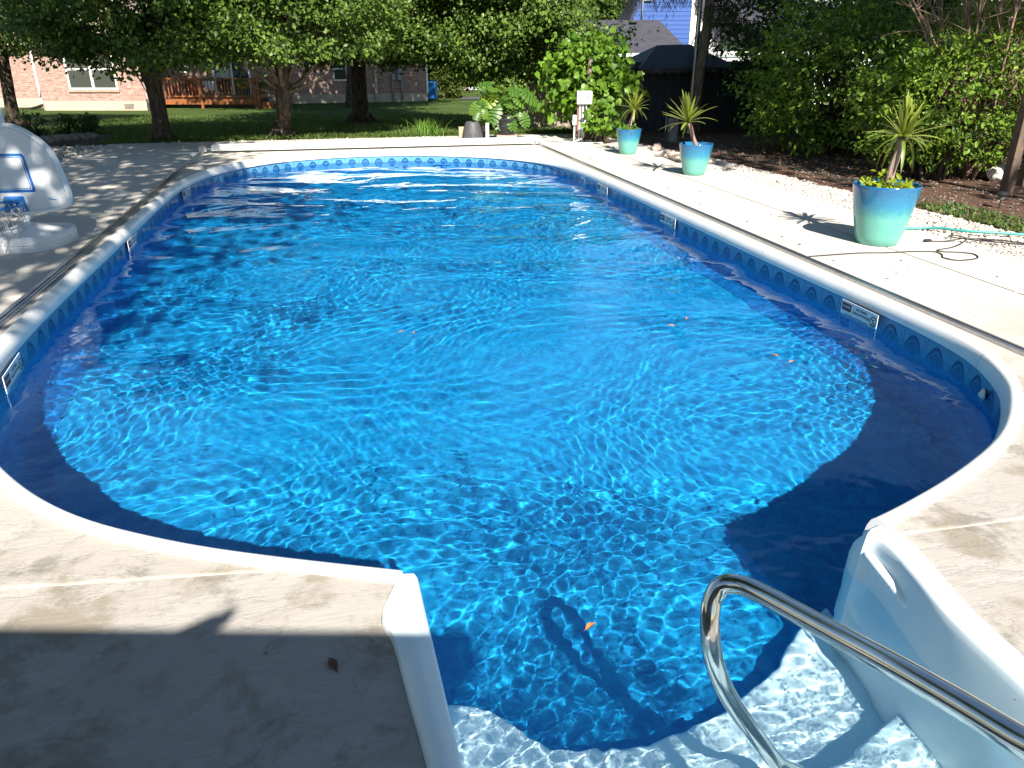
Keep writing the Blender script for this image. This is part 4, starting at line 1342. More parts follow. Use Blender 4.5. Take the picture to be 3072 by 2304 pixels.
# wall fittings at the right end
for px0, px1, py0, py1, nm in [(1188, 1206, 203, 218, 'meter_box'), (1174, 1186, 222, 240, 'meter_box'), (1190, 1204, 222, 240, 'meter_box')]:
    part(nm, wbox(fb, uB(px0), uB(px1), .0, .16, zB(px0, py1), zB(px0, py0)), simple('grey_box', (.22, .25, .26)) if 'grey_box' not in bpy.data.materials else bpy.data.materials['grey_box'], house, bevel=.01)
for px in (1203, 1176):
    u = uB(px); part('conduit', B().tube([fb(u, .08, .62), fb(u, .08, -.5)], .035, 8), bpy.data.materials['grey_box'], house, smooth=True)
part('downspout', wbox(fb, uB(1122), uB(1130), .0, .1, -.45, 1.9), m_found, house)
part('outlet_cover', wbox(fb, uB(1116), uB(1121), .0, .05, .1, .25), m_trim, house)
part('downspout', wbox(fa, fa.L - .14, fa.L - .05, .0, .09, -.25, 1.8), m_brick, house)
part('downspout_elbow', B().tube([fa(fa.L - .10, .06, -.1), fa(fa.L - .10, .07, -.42), fa(fa.L - .02, .25, -.5)], .05, 8), m_black, house, smooth=True)
part('downspout', wbox(f0, f0.L - .12, f0.L - .03, .0, .09, -.45, 1.8), m_trim, house)
# roof, soffit and fascia
part('soffit', wbox(fa, -.5, fa.L + .4, -.3, .45, 1.852, 1.90), m_trim, house)
part('fascia', wbox(fa, -.5, fa.L + .4, .45, .49, 1.84, 1.99), m_trim, house)
part('soffit', wbox(f0, 0, f0.L - .6, -.3, .45, 1.852, 1.90), m_trim, house)
part('fascia', wbox(f0, 0, f0.L - .6, .45, .49, 1.84, 1.99), m_trim, house)
part('soffit', wbox(fb, .5, fb.L + .4, -.3, .45, 1.952, 2.0), m_trim, house)
part('fascia', wbox(fb, .5, fb.L + .4, .45, .49, 1.94, 2.09), m_trim, house)
uvquad('roof', [fa(-.6, .52, 1.99), fa(fa.L + .5, .52, 1.99), fa(fa.L + .5, -6.5, 4.4), fa(-.6, -6.5, 4.4)], m_shingle, house)
uvquad('roof', [f0(0, .52, 1.985), f0(f0.L, .52, 1.985), f0(f0.L, -4.6, 3.75), f0(0, -4.6, 3.75)], m_shingle, house)
uvquad('roof', [fb(0, .52, 2.09), fb(fb.L + .5, .52, 2.09), fb(fb.L + .5, -6, 4.35), fb(0, -6, 4.35)], m_shingle, house)
wallpart('wall', F(rB1, fB1, rB1 - .9, fB1 + 8), .2, 8, -.2, 0, G0, 1.95, m_brick, house)
gb = B(); # cream gable over the wing
gu0, gu1 = uA(120), uA(400)
for k in range(9):
    z0 = 2.05 + k * .17; t = k / 9
    a = gu0 + (gu1 - gu0) * .5 * t; c = gu1 - (gu1 - gu0) * .5 * t
    part('gable_board', wbox(fa, a, c, .1 - k * .004, .13 - k * .004, z0, z0 + .165), m_found, house)

# wooden deck in front of the sliding door
FD = 33.4
m_dw = simple('orange_stained_wood', (.23, .075, .02), .6, .2, 8)
wd = empty('wooden_deck', C(P(640, 320, FD)[0], FD, -.53), 'orange stained wooden deck with a balustrade against the brick house', 'deck')
rd0, rd1 = P(455, 300, FD)[0], P(772, 300, FD)[0]
fd_ = F(rd0, FD, rd1, FD)
part('deck_floor', wbox(fd_, 0, fd_.L, -2.0, -.05, -.22, -.18), m_dw, wd)
part('fascia_board', wbox(fd_, 0, fd_.L, -.05, .0, -.38, -.185), m_dw, wd)
zt = .58
part('top_rail', wbox(fd_, 0, fd_.L, -.10, .04, zt, zt + .045), m_dw, wd)
part('bottom_rail', wbox(fd_, 0, fd_.L, -.06, -.02, -.10, -.04), m_dw, wd)
bal = mesh('baluster', B().box(-.017, .017, -.017, .017, 0, zt + .04), m_dw)
ang = math.atan2(fd_.d.y, fd_.d.x)
def putin(nm, me, root, fr, u, v, z): 
    q = fr(u, v, z) - root.location; o = inst(nm, me, root, q, (0, 0, ang)); return o
n = int(fd_.L / .135)
for k in range(n): putin('baluster', bal, wd, fd_, .07 + k * .135, -.04, -.04)
pm = mesh('post', B().box(-.045, .045, -.045, .045, 0, 1.18), m_dw)
for u in (.0, fd_.L * .48, fd_.L - .05): putin('post', pm, wd, fd_, u, .02, -.55)
part('corner_post', wbox(fd_, fd_.L - .02, fd_.L + .12, -.12, .02, -.52, .70), m_dw, wd)
side_r = F(rd1, FD, rd1 + .3, FD + 1.9)
for k in range(10): putin('baluster', bal, wd, side_r, .15 + k * .16, -.04, -.04)
part('side_rail', wbox(side_r, 0, side_r.L, -.10, .04, zt - .002, zt + .042), m_dw, wd)
part('step', wbox(fd_, fd_.L + .14, fd_.L + .5, -.6, -.05, -.53, -.28), m_dw, wd)
part('under_deck', wbox(fd_, .05, fd_.L - .1, -1.9, -.3, -.52, -.25), m_black, wd)  # solid black block in place of the shaded void beneath the deck
# things on the deck
def chair(px, f, label, mat, s=1.0):
    r, _ = P(px, 250, f); q = C(r, f, -.18)
    root = empty('patio_chair', q, label, 'chair', 'patio chairs on the wooden deck', -YAW)
    def L(b): return b.xf(lambda v: wmat(root) @ (v * s))
    part('seat', L(B().box(-.27, .27, -.25, .25, .38, .42)), mat, root, bevel=.01)
    part('backrest', L(B().box(-.27, .27, .22, .26, .42, .88)), mat, root, bevel=.01)
    for sx in (-1, 1):
        part('armrest', L(B().box(sx * .27 - .03, sx * .27 + .03, -.25, .24, .60, .63)), mat, root)
        for sy in (-1, 1): part('leg', L(B().box(sx * .25 - .02, sx * .25 + .02, sy * .22 - .02, sy * .22 + .02, 0, .60 if sy < 0 else .40)), mat, root)
chair(622, 34.4, 'white plastic chair beside the sliding door on the wooden deck', m_trim, .85)
chair(565, 34.3, 'brown wicker chair left of the white one on the wooden deck', simple('brown_wicker', (.16, .08, .05), .8, .4, 60), .85)
q = at2(578, 268, 33.9)
tag(part('cushion', B().box(q.x - .09, q.x + .09, q.y - .05, q.y + .05, q.z - .12, q.z + .14), simple('red_cloth', (.5, .03, .02)), bevel=.03), 'small red cushion propped on the brown wicker chair', 'cushion')
def flowers(px, py, f, label, cols, basket):
    q = at2(px, py, f)
    root = empty('flower_basket', q, label, 'flower basket', 'flower baskets at the end of the wooden deck')
    part('basket', B().lathe([(.02, -.14), (.12, -.10), (.17, .0), (.15, .0)], 18, q.x, q.y, q.z), basket, root, smooth=True)
    part('hook', B().tube([q + Vector((0, 0, .0)), q + Vector((0, 0, -.52)), ], .012, 6), m_black, root)
    c, cent, ax, nr, sz = sprigs(30, q + Vector((0, 0, .1)), (.24, .2, .16), 18, .06, .06, .2, None, .8, 1.0, int(px))
    o = bulk_and_parts(root, cent, ax, nr, sz, 'oval', m_hedge, 0)
    c, cent, ax, nr, sz = sprigs(20, q + Vector((0, -.03, .12)), (.25, .22, .17), 5, .05, .07, .6, None, .8, 1.5, int(px) + 1)
    bulk_and_parts(root, cent, ax, nr, sz, 'oval', cols, 0, 'blossoms')
m_redf = leafmat('red_petals', (.45, .03, .02), (.6, .15, .05)); m_pinkf = leafmat('pink_petals', (.35, .12, .35), (.7, .4, .6))
flowers(733, 258, 33.2, 'hanging basket of red flowers on the right end of the deck railing', m_redf, simple('coir', (.2, .12, .07), .9))
flowers(792, 262, 33.6, 'hanging basket of pink and white flowers just right of the deck corner post', m_pinkf, simple('terracotta', (.45, .2, .1), .8))
q = at2(640, 238, 33.35)
pl = empty('railing_planter', q, 'long dark planter box sitting on the deck railing', 'planter')
part('box', B().box(-.35, .35, -.08, .08, -.06, .07, lambda a, b_, z: wmat(pl) @ (Matrix.Rotation(-YAW, 3, 'Z') @ Vector((a, b_, z)))), simple('dark_wood', (.06, .04, .03)), pl)
q = at2(725, 232, 34.0)
gr = empty('charcoal_grill', Vector((q.x, q.y, -.18)), 'small black kettle grill behind the right end of the deck railing', 'grill')
part('bowl', B().lathe([(.0, .0), (.12, .02), (.2, .1), (.22, .17), (.0, .17)], 20, q.x, q.y, q.z - .1), m_black, gr, smooth=True)
for a in range(3): part('leg', B().tube([q + Vector((0, 0, -.05)), Vector((q.x + .2 * math.cos(a * 2.1), q.y + .2 * math.sin(a * 2.1), -.17))], .012, 6), m_black, gr)

# blue bin
q = C(P(1297, 280, 39.4)[0], 39.4, -.5)
bn = empty('recycling_bin', q, 'blue wheeled recycling bin at the corner of the brick house', 'bin', rz=-YAW)
mb_ = simple('blue_plastic', (.015, .16, .50), .4)
part('body', B().box(-.19, .19, -.2, .2, .02, .72, taper=-.02).xf(lambda v: wmat(bn) @ v), mb_, bn, bevel=.02)
part('lid', B().box(-.23, .23, -.26, .23, .725, .80).xf(lambda v: wmat(bn) @ v), mb_, bn, bevel=.03)
part('handle', B().tube([wmat(bn) @ Vector((-.18, -.27, .70)), wmat(bn) @ Vector((.18, -.27, .70))], .018, 8), mb_, bn)
for sx in (-1, 1): part('wheel', B().tube([wmat(bn) @ Vector((sx * .2, .2, .1)), wmat(bn) @ Vector((sx * .24, .2, .1))], .1, 16), m_black, bn)
# corrugated drain pipe by the left wing
pp = [at2(62, 328, 33), at2(85, 327, 32.8), at2(110, 322, 32.6), at2(128, 315, 32.4)]
tag(part('drain_pipe', B().tube(catmull3(pp, 6), .055, 10), m_black, smooth=True), 'black corrugated drain pipe lying at the foot of the brick wall', 'pipe')

# road and drive
m_road = simple('road_concrete', (.42, .40, .37), .9, .08, 3)
m_asph = simple('asphalt', (.06, .06, .062), .9, .15, 30)
sheet('road', [cxy(-14, 49.0), cxy(30, 49.0), cxy(30, 53.5), cxy(-14, 53.5)], m_road, up=.03)
sheet('kerb', [cxy(-14, 48.6), cxy(30, 48.6), cxy(30, 48.9), cxy(-14, 48.9)], m_trim, up=.08)
sheet('driveway', [cxy(P(1385, 290, 41)[0], 39.2), cxy(8, 38.6), cxy(8, 41.2), cxy(P(1385, 290, 41)[0], 41.4)], m_asph, up=.035)

# grey garage with the blue clapboard house behind it
m_gsh = shingle('grey_shingle', (.030, .030, .038), (.055, .055, .068))
gq = C(6, 45, -.5)
gar = empty('garage', gq, 'garage with a grey shingle hip roof and white fascia beyond the fence', 'garage')
rz0, rz1 = P(1760, 160, 42)[0], P(2075, 160, 42)[0]
zE = P(1900, 160, 42)[1]; zR = P(1900, 60, 46.5)[1]
uvquad('roof', [C(rz0, 42, zE), C(rz1, 42, zE), C(P(1977, 62, 46.5)[0], 46.5, zR), C(P(1740, 62, 46.5)[0], 46.5, zR)], m_gsh, gar)
part('fascia', B().box(rz0, rz1, 41.94, 42.0, zE - .16, zE + .01, lambda a, b_, z: C(a, b_, z)), m_trim, gar)
part('wall', B().box(rz0 + .3, rz1 - .3, 42.5, 42.7, -.52, zE - .10, lambda a, b_, z: C(a, b_, z)), m_found, gar)
part('wall', B().box(rz0 + .5, rz0 + 4.8, 42.7, 49, -.52, zE - .1, lambda a, b_, z: C(a, b_, z)), m_found, gar)
for px, py in ((1900, 66), (1793, 66)):
    rr, zz = P(px, py, 45.9)
    part('roof_vent', B().box(rr - .2, rr + .2, 45.7, 46.0, zz - .05, zz + .08, lambda a, b_, z: C(a, b_, z)), m_black, gar, bevel=.03)
rr, zz = P(1977, 88, 44.8)
part('vent_pipe', B().tube([C(rr, 44.8, zz - .3), C(rr, 44.8, zz + .12)], .05, 10), m_black, gar, smooth=True)
m_blue = simple('blue_clapboard', (.006, .055, .24), .6, .1, 14)
bh = empty('blue_house', C(9, 50, -.5), 'two storey house with blue clapboards and white corner boards rising behind the garage', 'house')
FBH = 49.0
rb0, rb1 = P(1899, 60, FBH)[0], P(2072, 60, FBH)[0]
zc = P(1899, 40, FBH)[1]
ex = .235
z = -.5; k = 0
sl_ = (P(1919, 4, FBH)[1] - zc) / (P(1919, 4, FBH)[0] - rb0)
mid_r = rb0 + 3.8
while z < 8.0:
    a = rb0 if z < zc else rb0 + (z - zc) / sl_
    c = min(rb1, 1e9)
    if z > 1.2 and a < c - .05:
        b = B(); zz0, zz1 = z, z + ex
        vs = [(a, FBH - .028, zz0), (c, FBH - .028, zz0), (c, FBH - .006, zz1), (a, FBH - .006, zz1), (a, FBH + .02, zz0), (c, FBH + .02, zz0), (c, FBH + .02, zz1), (a, FBH + .02, zz1)]
        b.add([C(*v) for v in vs], [(0, 1, 2, 3), (7, 6, 5, 4), (0, 4, 5, 1), (3, 2, 6, 7), (0, 3, 7, 4), (1, 5, 6, 2)])
        part('clapboard', b, m_blue, bh)
    z += ex
part('wall', B().box(rb0 + .02, rb1, FBH + .03, FBH + 6, -.52, zc, lambda a, b_, z: C(a, b_, z)), m_blue, bh)
part('corner_board', B().box(rb1, rb1 + .16, FBH - .05, FBH + .1, -.5, 8.0, lambda a, b_, z: C(a, b_, z)), m_trim, bh)
b = B(); dx = 1.6
for (o1, o2, y0, y1) in [(-.25, .0, -.35, .06)]:
    vs = [C(rb0 - .25, FBH + y0, zc - .25 * sl_ + .12), C(rb0 - .25 + dx, FBH + y0, zc + (dx - .25) * sl_ + .12), C(rb0 - .25 + dx, FBH + 6, zc + (dx - .25) * sl_ + .12), C(rb0 - .25, FBH + 6, zc - .25 * sl_ + .12)]
    uvquad('roof', [vs[3], vs[0], vs[1], vs[2]], m_gsh, bh, .12)
rk = B(); rk.tube([C(rb0 - .22, FBH - .2, zc - .22 * sl_), C(rb0 - .22 + dx, FBH - .2, zc + (dx - .22) * sl_)], .07, 4)
part('rake_board', rk, m_blue, bh)
rr = P(1925, 60, FBH)[0]
part('downpipe', B().tube([C(rr, FBH - .1, P(1925, 60, FBH)[1]), C(rr, FBH - .1, P(1925, 2, FBH)[1]), C(rr + .5, FBH - .1, P(1925, 2, FBH)[1] + .02)], .05, 8), bpy.data.materials['grey_box'], bh, smooth=True)
# side wing with white boards and dark roof right of the corner board
part('wing_wall', B().box(rb1 + .17, rb1 + 7, FBH + .3, FBH + 5, -.5, P(2120, 26, FBH)[1], lambda a, b_, z: C(a, b_, z)), m_trim, bh)
part('wing_fascia', B().box(rb1 + .17, rb1 + 7, FBH - .2, FBH - .1, P(2120, 22, FBH)[1], P(2120, 14, FBH)[1], lambda a, b_, z: C(a, b_, z)), m_trim, bh)
zw = P(2120, 14, FBH)[1]
uvquad('wing_roof', [C(rb1 + .17, FBH - .25, zw), C(rb1 + 7, FBH - .25, zw), C(rb1 + 7, FBH + 4, zw + 2), C(rb1 + .17, FBH + 4, zw + 2)], m_gsh, bh)

# white house glimpsed through the conifer
FW = 34.0
wh = empty('white_house', C(P(2280, 200, FW)[0], FW, -.5), 'white house glimpsed between the conifer and the dark shrub', 'house')
fw_ = F(P(2150, 200, FW)[0], FW, P(2620, 200, FW)[0], FW)
uW = lambda px: P(px, 200, FW)[0] - P(2150, 200, FW)[0]
part('wall', wbox(fw_, 0, fw_.L, -.2, 0, -.5, 2.0), m_trim, wh)
uvquad('roof', [fw_(-.3, .4, 2.0), fw_(fw_.L + .3, .4, 2.0), fw_(fw_.L + .3, -4, 3.6), fw_(-.3, -4, 3.6)], m_gsh, wh)
m_bshut = simple('brown_shutter', (.22, .11, .06), .7)
for a, c in ((2262, 2284), (2300, 2328)):
    part('shutter', wbox(fw_, uW(a), uW(c), .002, .04, P(a, 222, FW)[1], P(a, 185, FW)[1]), m_bshut, wh)
part('band', wbox(fw_, 0, fw_.L, .0, .05, P(2200, 172, FW)[1], P(2200, 163, FW)[1]), bpy.data.materials['grey_box'], wh)

# tan board fence
m_tan = simple('weathered_tan_boards', (.30, .26, .20), .85, .25, 6)
FF = 19.6
fe = empty('board_fence', C(P(1650, 380, FF)[0], FF, gz(FF)), 'weathered tan board fence in tree shade behind the monstera', 'fence')
fr = F(P(1535, 380, FF)[0], FF + .4, P(1905, 380, FF)[0], FF - .3)
bm_ = mesh('fence_board', B().box(0, .136, -.012, .012, 0, 1.22), m_tan)
angf = math.atan2(fr.d.y, fr.d.x)
n = int(fr.L / .142)
for k in range(n):
    q = fr(k * .142, random.uniform(-.004, .004), gz(FF) - .05) - fe.location
    inst('fence_board', bm_, fe, q, (0, random.uniform(-.006, .006), angf), (1, 1, 1 + random.uniform(-.01, .01)))
for z in (.12, .85): part('fence_rail', wbox(fr, 0, fr.L, -.06, -.016, z, z + .08), m_tan, fe)

# dark shed with canopy roof
m_shed = simple('dark_slate_boards', (.014, .017, .026), .7, .25, 7)
m_tarp = simple('black_canopy_cloth', (.006, .007, .009), .6, .3, 5)
FS = 18.7
sh = empty('garden_shed', C(P(2100, 400, FS)[0], FS, gz(FS)), 'dark slate shed of vertical boards with a black peaked roof, in deep shade', 'shed')
fs_ = F(P(1893, 400, FS)[0], FS, P(2420, 400, FS)[0], FS)
zt_ = P(2000, 208, FS)[1]
bm2 = mesh('wall_board', B().box(0, .17, -.015, .015, 0, zt_ + .25), m_shed)
angs = math.atan2(fs_.d.y, fs_.d.x)
n = int(fs_.L / .178)
for k in range(n):
    q = fs_(k * .178, .0, gz(FS) - .06) - sh.location
    inst('wall_board', bm2, sh, q, (0, 0, angs))
part('back_panel', wbox(fs_, 0, fs_.L, -2.2, -.04, gz(FS) - .05, zt_ + .15), m_shed, sh)
uS = lambda px, py=150: P(px, py, FS)[0] - P(1893, 400, FS)[0]
zS = lambda py: P(2000, py, FS)[1]
e0, e1 = uS(1910, 215), uS(2205, 200)
p0, p1 = uS(1985, 143), uS(2085, 140)
rf = B()
A = [fs_(e0, .45, zS(205)), fs_(e1, .45, zS(200)), fs_(e1 + .2, -1.6, zS(190)), fs_(e0 - .2, -1.6, zS(190)), fs_(p0, -.6, zS(135)), fs_(p1, -.6, zS(132))]
rf.add(A + [v + Vector((0, 0, -.05)) for v in A], [(0, 1, 5, 4), (1, 2, 5), (2, 3, 4, 5), (3, 0, 4), (7, 6, 10, 11), (8, 7, 11), (9, 8, 11, 10), (6, 9, 10)])
cn = part('canopy', rf, m_tarp, sh)
vl = B()
for k in range(12):
    u0 = e0 + (e1 - e0) * k / 12; u1 = e0 + (e1 - e0) * (k + 1) / 12; zz = zS(204) + (zS(200) - zS(205)) * k / 12
    vl.add([fs_(u0, .45, zz), fs_(u1, .45, zz), fs_(u1, .46, zz - .08), fs_((u0 + u1) / 2, .465, zz - .13), fs_(u0, .46, zz - .08)], [(0, 4, 3, 2, 1)])
part('valance', vl, m_tarp, cn)

# light pole and small posts
f = 17.9
r0, _ = P(2068, 385, f)
lp = empty('light_pole', C(r0, f, gz(f)), 'tall slim grey metal pole left of the conifer trunk', 'pole')
part('shaft', B().tube([C(r0, f, gz(f) - .05), C(r0, f, 4.6)], .052, 14), m_metal, lp, smooth=True, auto=50)
part('base_plate', B().lathe([(.0, .04), (.09, .04), (.11, .0)], 16, C(r0, f).x, C(r0, f).y, gz(f) - .02), m_metal, lp, smooth=True, auto=40)
part('lamp_arm', B().tube([C(r0, f, 4.5), C(r0 + .5, f - .1, 4.7)], .03, 8), m_metal, lp, smooth=True)
f = 15.7
q = at2(2015, 425, f)
tag(part('stone_post', B().box(q.x - .085, q.x + .085, q.y - .085, q.y + .085, -.05, .42), simple('grey_stone', (.16, .16, .16), .85, .4, 9), bevel=.02), 'short grey stone post in dappled light at the edge of the shed bed', 'post')
q = at2(1994, 425, f - .1)
tag(part('garden_stake', B().tube([(q.x, q.y, -.05), (q.x, q.y, .50)], .009, 8), m_metal, smooth=True), 'thin metal stake just left of the short stone post', 'stake')

# wooden posts at the right edge
m_post = simple('brown_weathered_post', (.11, .075, .055), .85, .3, 12)
g1 = at2(3012, 596, 9.65); g2 = at2(3062, 575, 10.3)
tag(part('wooden_post', B().box(g1.x - .055, g1.x + .055, g1.y - .055, g1.y + .055, -.05, 2.6), m_post, bevel=.006), 'front one of two brown wooden posts at the right edge, beside the white rock', 'post', 'wooden posts at the right edge')
tag(part('wooden_post', B().box(g2.x - .055, g2.x + .055, g2.y - .055, g2.y + .055, -.05, 2.6), m_post, bevel=.006), 'back one of two brown wooden posts at the right edge of the photo', 'post', 'wooden posts at the right edge')
def rock(name, q, s, label, col, seed, cat='rock', grp=None):
    bm = bmesh.new(); bmesh.ops.create_icosphere(bm, subdivisions=4, radius=1)
    for v in bm.verts:
        n_ = noise.noise(v.co * 1.1 + Vector((seed, 0, 0))) * .35 + noise.noise(v.co * 3 + Vector((seed, 0, 0))) * .12 + noise.noise(v.co * 9) * .03
        v.co = v.co * (1 + n_); v.co.x *= s[0]; v.co.y *= s[1]; v.co.z *= s[2]
    me = bpy.data.meshes.new(name); bm.to_mesh(me); bm.free(); me.materials.append(col)
    me.polygons.foreach_set('use_smooth', [True] * len(me.polygons))
    o = link(name, me); o.location = q
    return tag(o, label, cat, grp)
q = at2(2992, 556, 10.7); rock('white_rock', (q.x, q.y, .08), (.16, .13, .12), 'rounded white rock on the mulch beside the wooden posts', simple('white_stone', (.55, .52, .48), .8, .2, 4), 3)
q = at2(2240, 430, 15.4); 
q = at2(1972, 434, 14.1); rock('small_rock', (q.x, q.y, .05), (.09, .07, .07), 'small pink grey rock at the far end of the gravel strip', simple('pink_stone', (.35, .27, .24), .8, .3, 5), 5)
# driftwood on the gravel
dw = empty('driftwood', at2(2010, 450, 13.3), 'gnarled grey driftwood branch lying on the gravel left of the second pot', 'driftwood')
b = B()
P1 = [at2(1962, 452, 13.2), at2(1985, 447, 13.2), at2(2000, 440, 13.1), at2(2012, 455, 12.9), at2(2030, 462, 12.6), at2(2048, 468, 12.4)]
for i, v in enumerate(P1): v.z = .03 + (.07 if i in (2,) else 0)
b.tube(catmull3(P1, 5), list(np.interp(np.arange(26), [0, 6, 12, 18, 25], [.012, .03, .028, .035, .012])), 8)
P2 = [P1[3], P1[3] + Vector((.12, -.1, .06)), P1[3] + Vector((.2, -.12, .1))]
b.tube(P2, [.025, .015, .005], 7)
part('branch', b, bark('driftwood_grey', (.14, .11, .09), (.38, .32, .27), 2), dw, smooth=True)
# solar light
q = at2(2992, 645, 8.75)
so = empty('solar_light', (q.x, q.y, 0), 'small black solar path light in the weeds in front of the wooden posts', 'garden light')
part('stake', B().tube([(q.x, q.y, -.03), (q.x, q.y, .08)], .008, 8), m_black, so)
part('lens', B().lathe([(.0, .07), (.028, .075), (.042, .13), (.0, .13)], 16, q.x, q.y, 0), simple('smoky_lens', (.12, .12, .12), .2), so, smooth=True, auto=40)
part('cap', B().lathe([(.06, .128), (.062, .14), (.04, .16), (.0, .165)], 20, q.x, q.y, 0), m_black, so, smooth=True, auto=40)

# off-frame house behind the photographer: its eave shades the near deck
oh = empty('home', (0, -6, 0), 'beige sided house behind the photographer whose eave shades the near deck', 'house')
EZ = 2.75
def sh_pt(x, y):   # eave point that shades ground point x, y
    return Vector((x + .05 * EZ, y - KS * EZ, EZ))
ea, ec = sh_pt(-7.0, 3.55), sh_pt(.42, 1.775)
ed = (ec - ea).normalized(); en = Vector((ed.y, -ed.x, 0))
m_beige = simple('beige_siding', (.22, .21, .20), .7, .08, 4)
def eb_(u, v, z): q = ea + ed * u + en * v; return Vector((q.x, q.y, z))
LL = (ec - ea).length
uvquad('roof', [eb_(LL, 0, EZ), eb_(0, 0, EZ), eb_(0, 6, EZ + 2.1), eb_(LL, 6, EZ + 2.1)], m_gsh, oh)
part('gutter', B().box(0, LL, -.005, .11, EZ - .13, EZ - .015, eb_), m_trim, oh)
part('wall', B().box(.6, LL - .6, .75, .95, -.05, EZ + .12, eb_), m_beige, oh)
part('patio_door', B().box(LL * .5 - 1, LL * .5 + 1, .70, .745, 0, 2.05, eb_), m_glass, oh)
# bird shape added on the unseen gutter so its shadow breaks the straight edge
q = sh_pt(-.47, 1.985); qd = eb_((q - ea).dot(ed), .02, EZ - .01)
dv = empty('dove', qd, 'grey dove perched on the gutter behind the photographer', 'bird')
part('body', B().tube([qd + ed * -0.102 + Vector((0, 0, 0.019)), qd + ed * -0.048 + Vector((0, 0, 0.037)), qd + Vector((0, 0, 0.053)), qd + ed * 0.036 + Vector((0, 0, 0.074)), qd + ed * 0.048 + Vector((0, 0, 0.102)), qd + ed * 0.075 + Vector((0, 0, 0.108))], [.008, .018, .029, .021, .015, .003], 12), simple('dove_grey', (.3, .28, .26)), dv, smooth=True)
part('wing', B().tube([qd + ed * -0.084 + en * .03 + Vector((0, 0, 0.031)), qd + ed * -0.012 + en * .045 + Vector((0, 0, 0.056))], [.004, .018], 8), bpy.data.materials['dove_grey'], dv, smooth=True)

# ================================================================ POTS AND PLANTS
def glaze():
    m = M('teal_glaze', .12, .6)
    z = m.sep(m.n('TexCoord').outputs['Generated'])[2]
    nz = m.noise(m.obj(), 26, 6, .75)
    f = m.math('ADD', z, m.math('MULTIPLY', m.math('SUBTRACT', nz, .5), .22))
    nd = m.n('ValToRGB', None, Fac=f)
    e = nd.color_ramp.elements
    e[0].position = .0; e[0].color = (.11, .34, .28, 1)
    e[1].position = 1.0; e[1].color = (.015, .10, .24, 1)
    for p, c in ((.45, (.10, .34, .29)), (.58, (.04, .23, .28)), (.68, (.02, .17, .30))):
        k = e.new(p); k.color = (*c, 1)
    sp = m.noise(m.obj(), 90, 3, .8)
    m.color(m.mix(m.math('MULTIPLY', m.ramp(sp, .55, .7), .35), nd.outputs[0], (.12, .45, .5)))
    return m.m
m_glaze = glaze()
m_soil = soil_mat('potting_soil', (.015, .010, .008), (.06, .04, .03), 3)
m_cane = bark('yucca_cane', (.20, .13, .10), (.42, .32, .26), 1.6)
def yuccamat():
    m = M('yucca_leaf', .4, .4)
    r = m.n('NewGeometry').outputs['Random Per Island']
    oi = m.n('ObjectInfo').outputs['Random']
    nz = m.noise(m.scale(m.obj(), 2, 60, 2), 1, 3)
    c = m.ramp(m.math('ADD', m.math('MULTIPLY', oi, .6), m.math('MULTIPLY', nz, .5)), .2, .9, (.07, .13, .015), (.30, .33, .05))
    m.color(c)
    tr = m.n('BsdfTranslucent', None, Color=(.35, .42, .05)); ms = m.n('MixShader', None, Fac=.22)
    m.nt.links.new(m.b.outputs[0], ms.inputs[1]); m.nt.links.new(tr.outputs[0], ms.inputs[2]); m.nt.links.new(ms.outputs[0], m.out.inputs[0])
    return m.m
m_yucca = yuccamat()
def blade_mesh(bend, L=1.0, w=.055):
    b = B(); n = 7
    for i in range(n + 1):
        t = i / n
        x = L * t * (1 - bend * .18 * t); z = -bend * .55 * L * t * t
        ww = w * (.55 + .9 * t) * (1 - t) ** .55 * 1.25 if t < 1 else 0
        ww = max(ww, .0015)
        b.v += [Vector((x, -ww, z + ww * .35)), Vector((x, 0, z)), Vector((x, ww, z + ww * .35))]
    for i in range(n):
        a = i * 3
        b.f += [(a, a + 1, a + 4, a + 3), (a + 1, a + 2, a + 5, a + 4)]
    me = mesh('leaf', b, m_yucca, True); return me
BL = [blade_mesh(x) for x in (0.0, .18, .45, .9, 1.5)]
def yucca(root, top, n, L, seed, droop=0.0, axis=Vector((0, 0, 1)), spread=1.0):
    g = np.random.default_rng(seed)
    for k in range(n):
        az = k * 2.39996 + g.normal() * .2
        el = R(88) - (R(88) - R(-12)) * ((k + .5) / n) ** 1.15 * spread + g.normal() * .10
        d = Vector((math.cos(az) * math.cos(el), math.sin(az) * math.cos(el), math.sin(el)))
        q = axis.to_track_quat('Z', 'Y'); d = q @ d
        bi = 0 if el > .9 else (1 if el > .5 else (2 if el > .1 else 3))
        if droop and el < .25 and g.random() < droop: bi = 4
        if g.random() < .25: bi = min(4, bi + 1)
        s = d.cross(Vector((0, 0, 1)))
        if s.length < .1: s = Vector((1, 0, 0))
        s.normalize(); u = s.cross(d)
        o = link('leaf', BL[bi], root)
        o.matrix_local = Matrix.Translation(top - root.location + d * .01) @ Matrix((d, -s, u)).transposed().to_4x4() @ Matrix.Scale(L * (.75 + .4 * g.random()), 4)
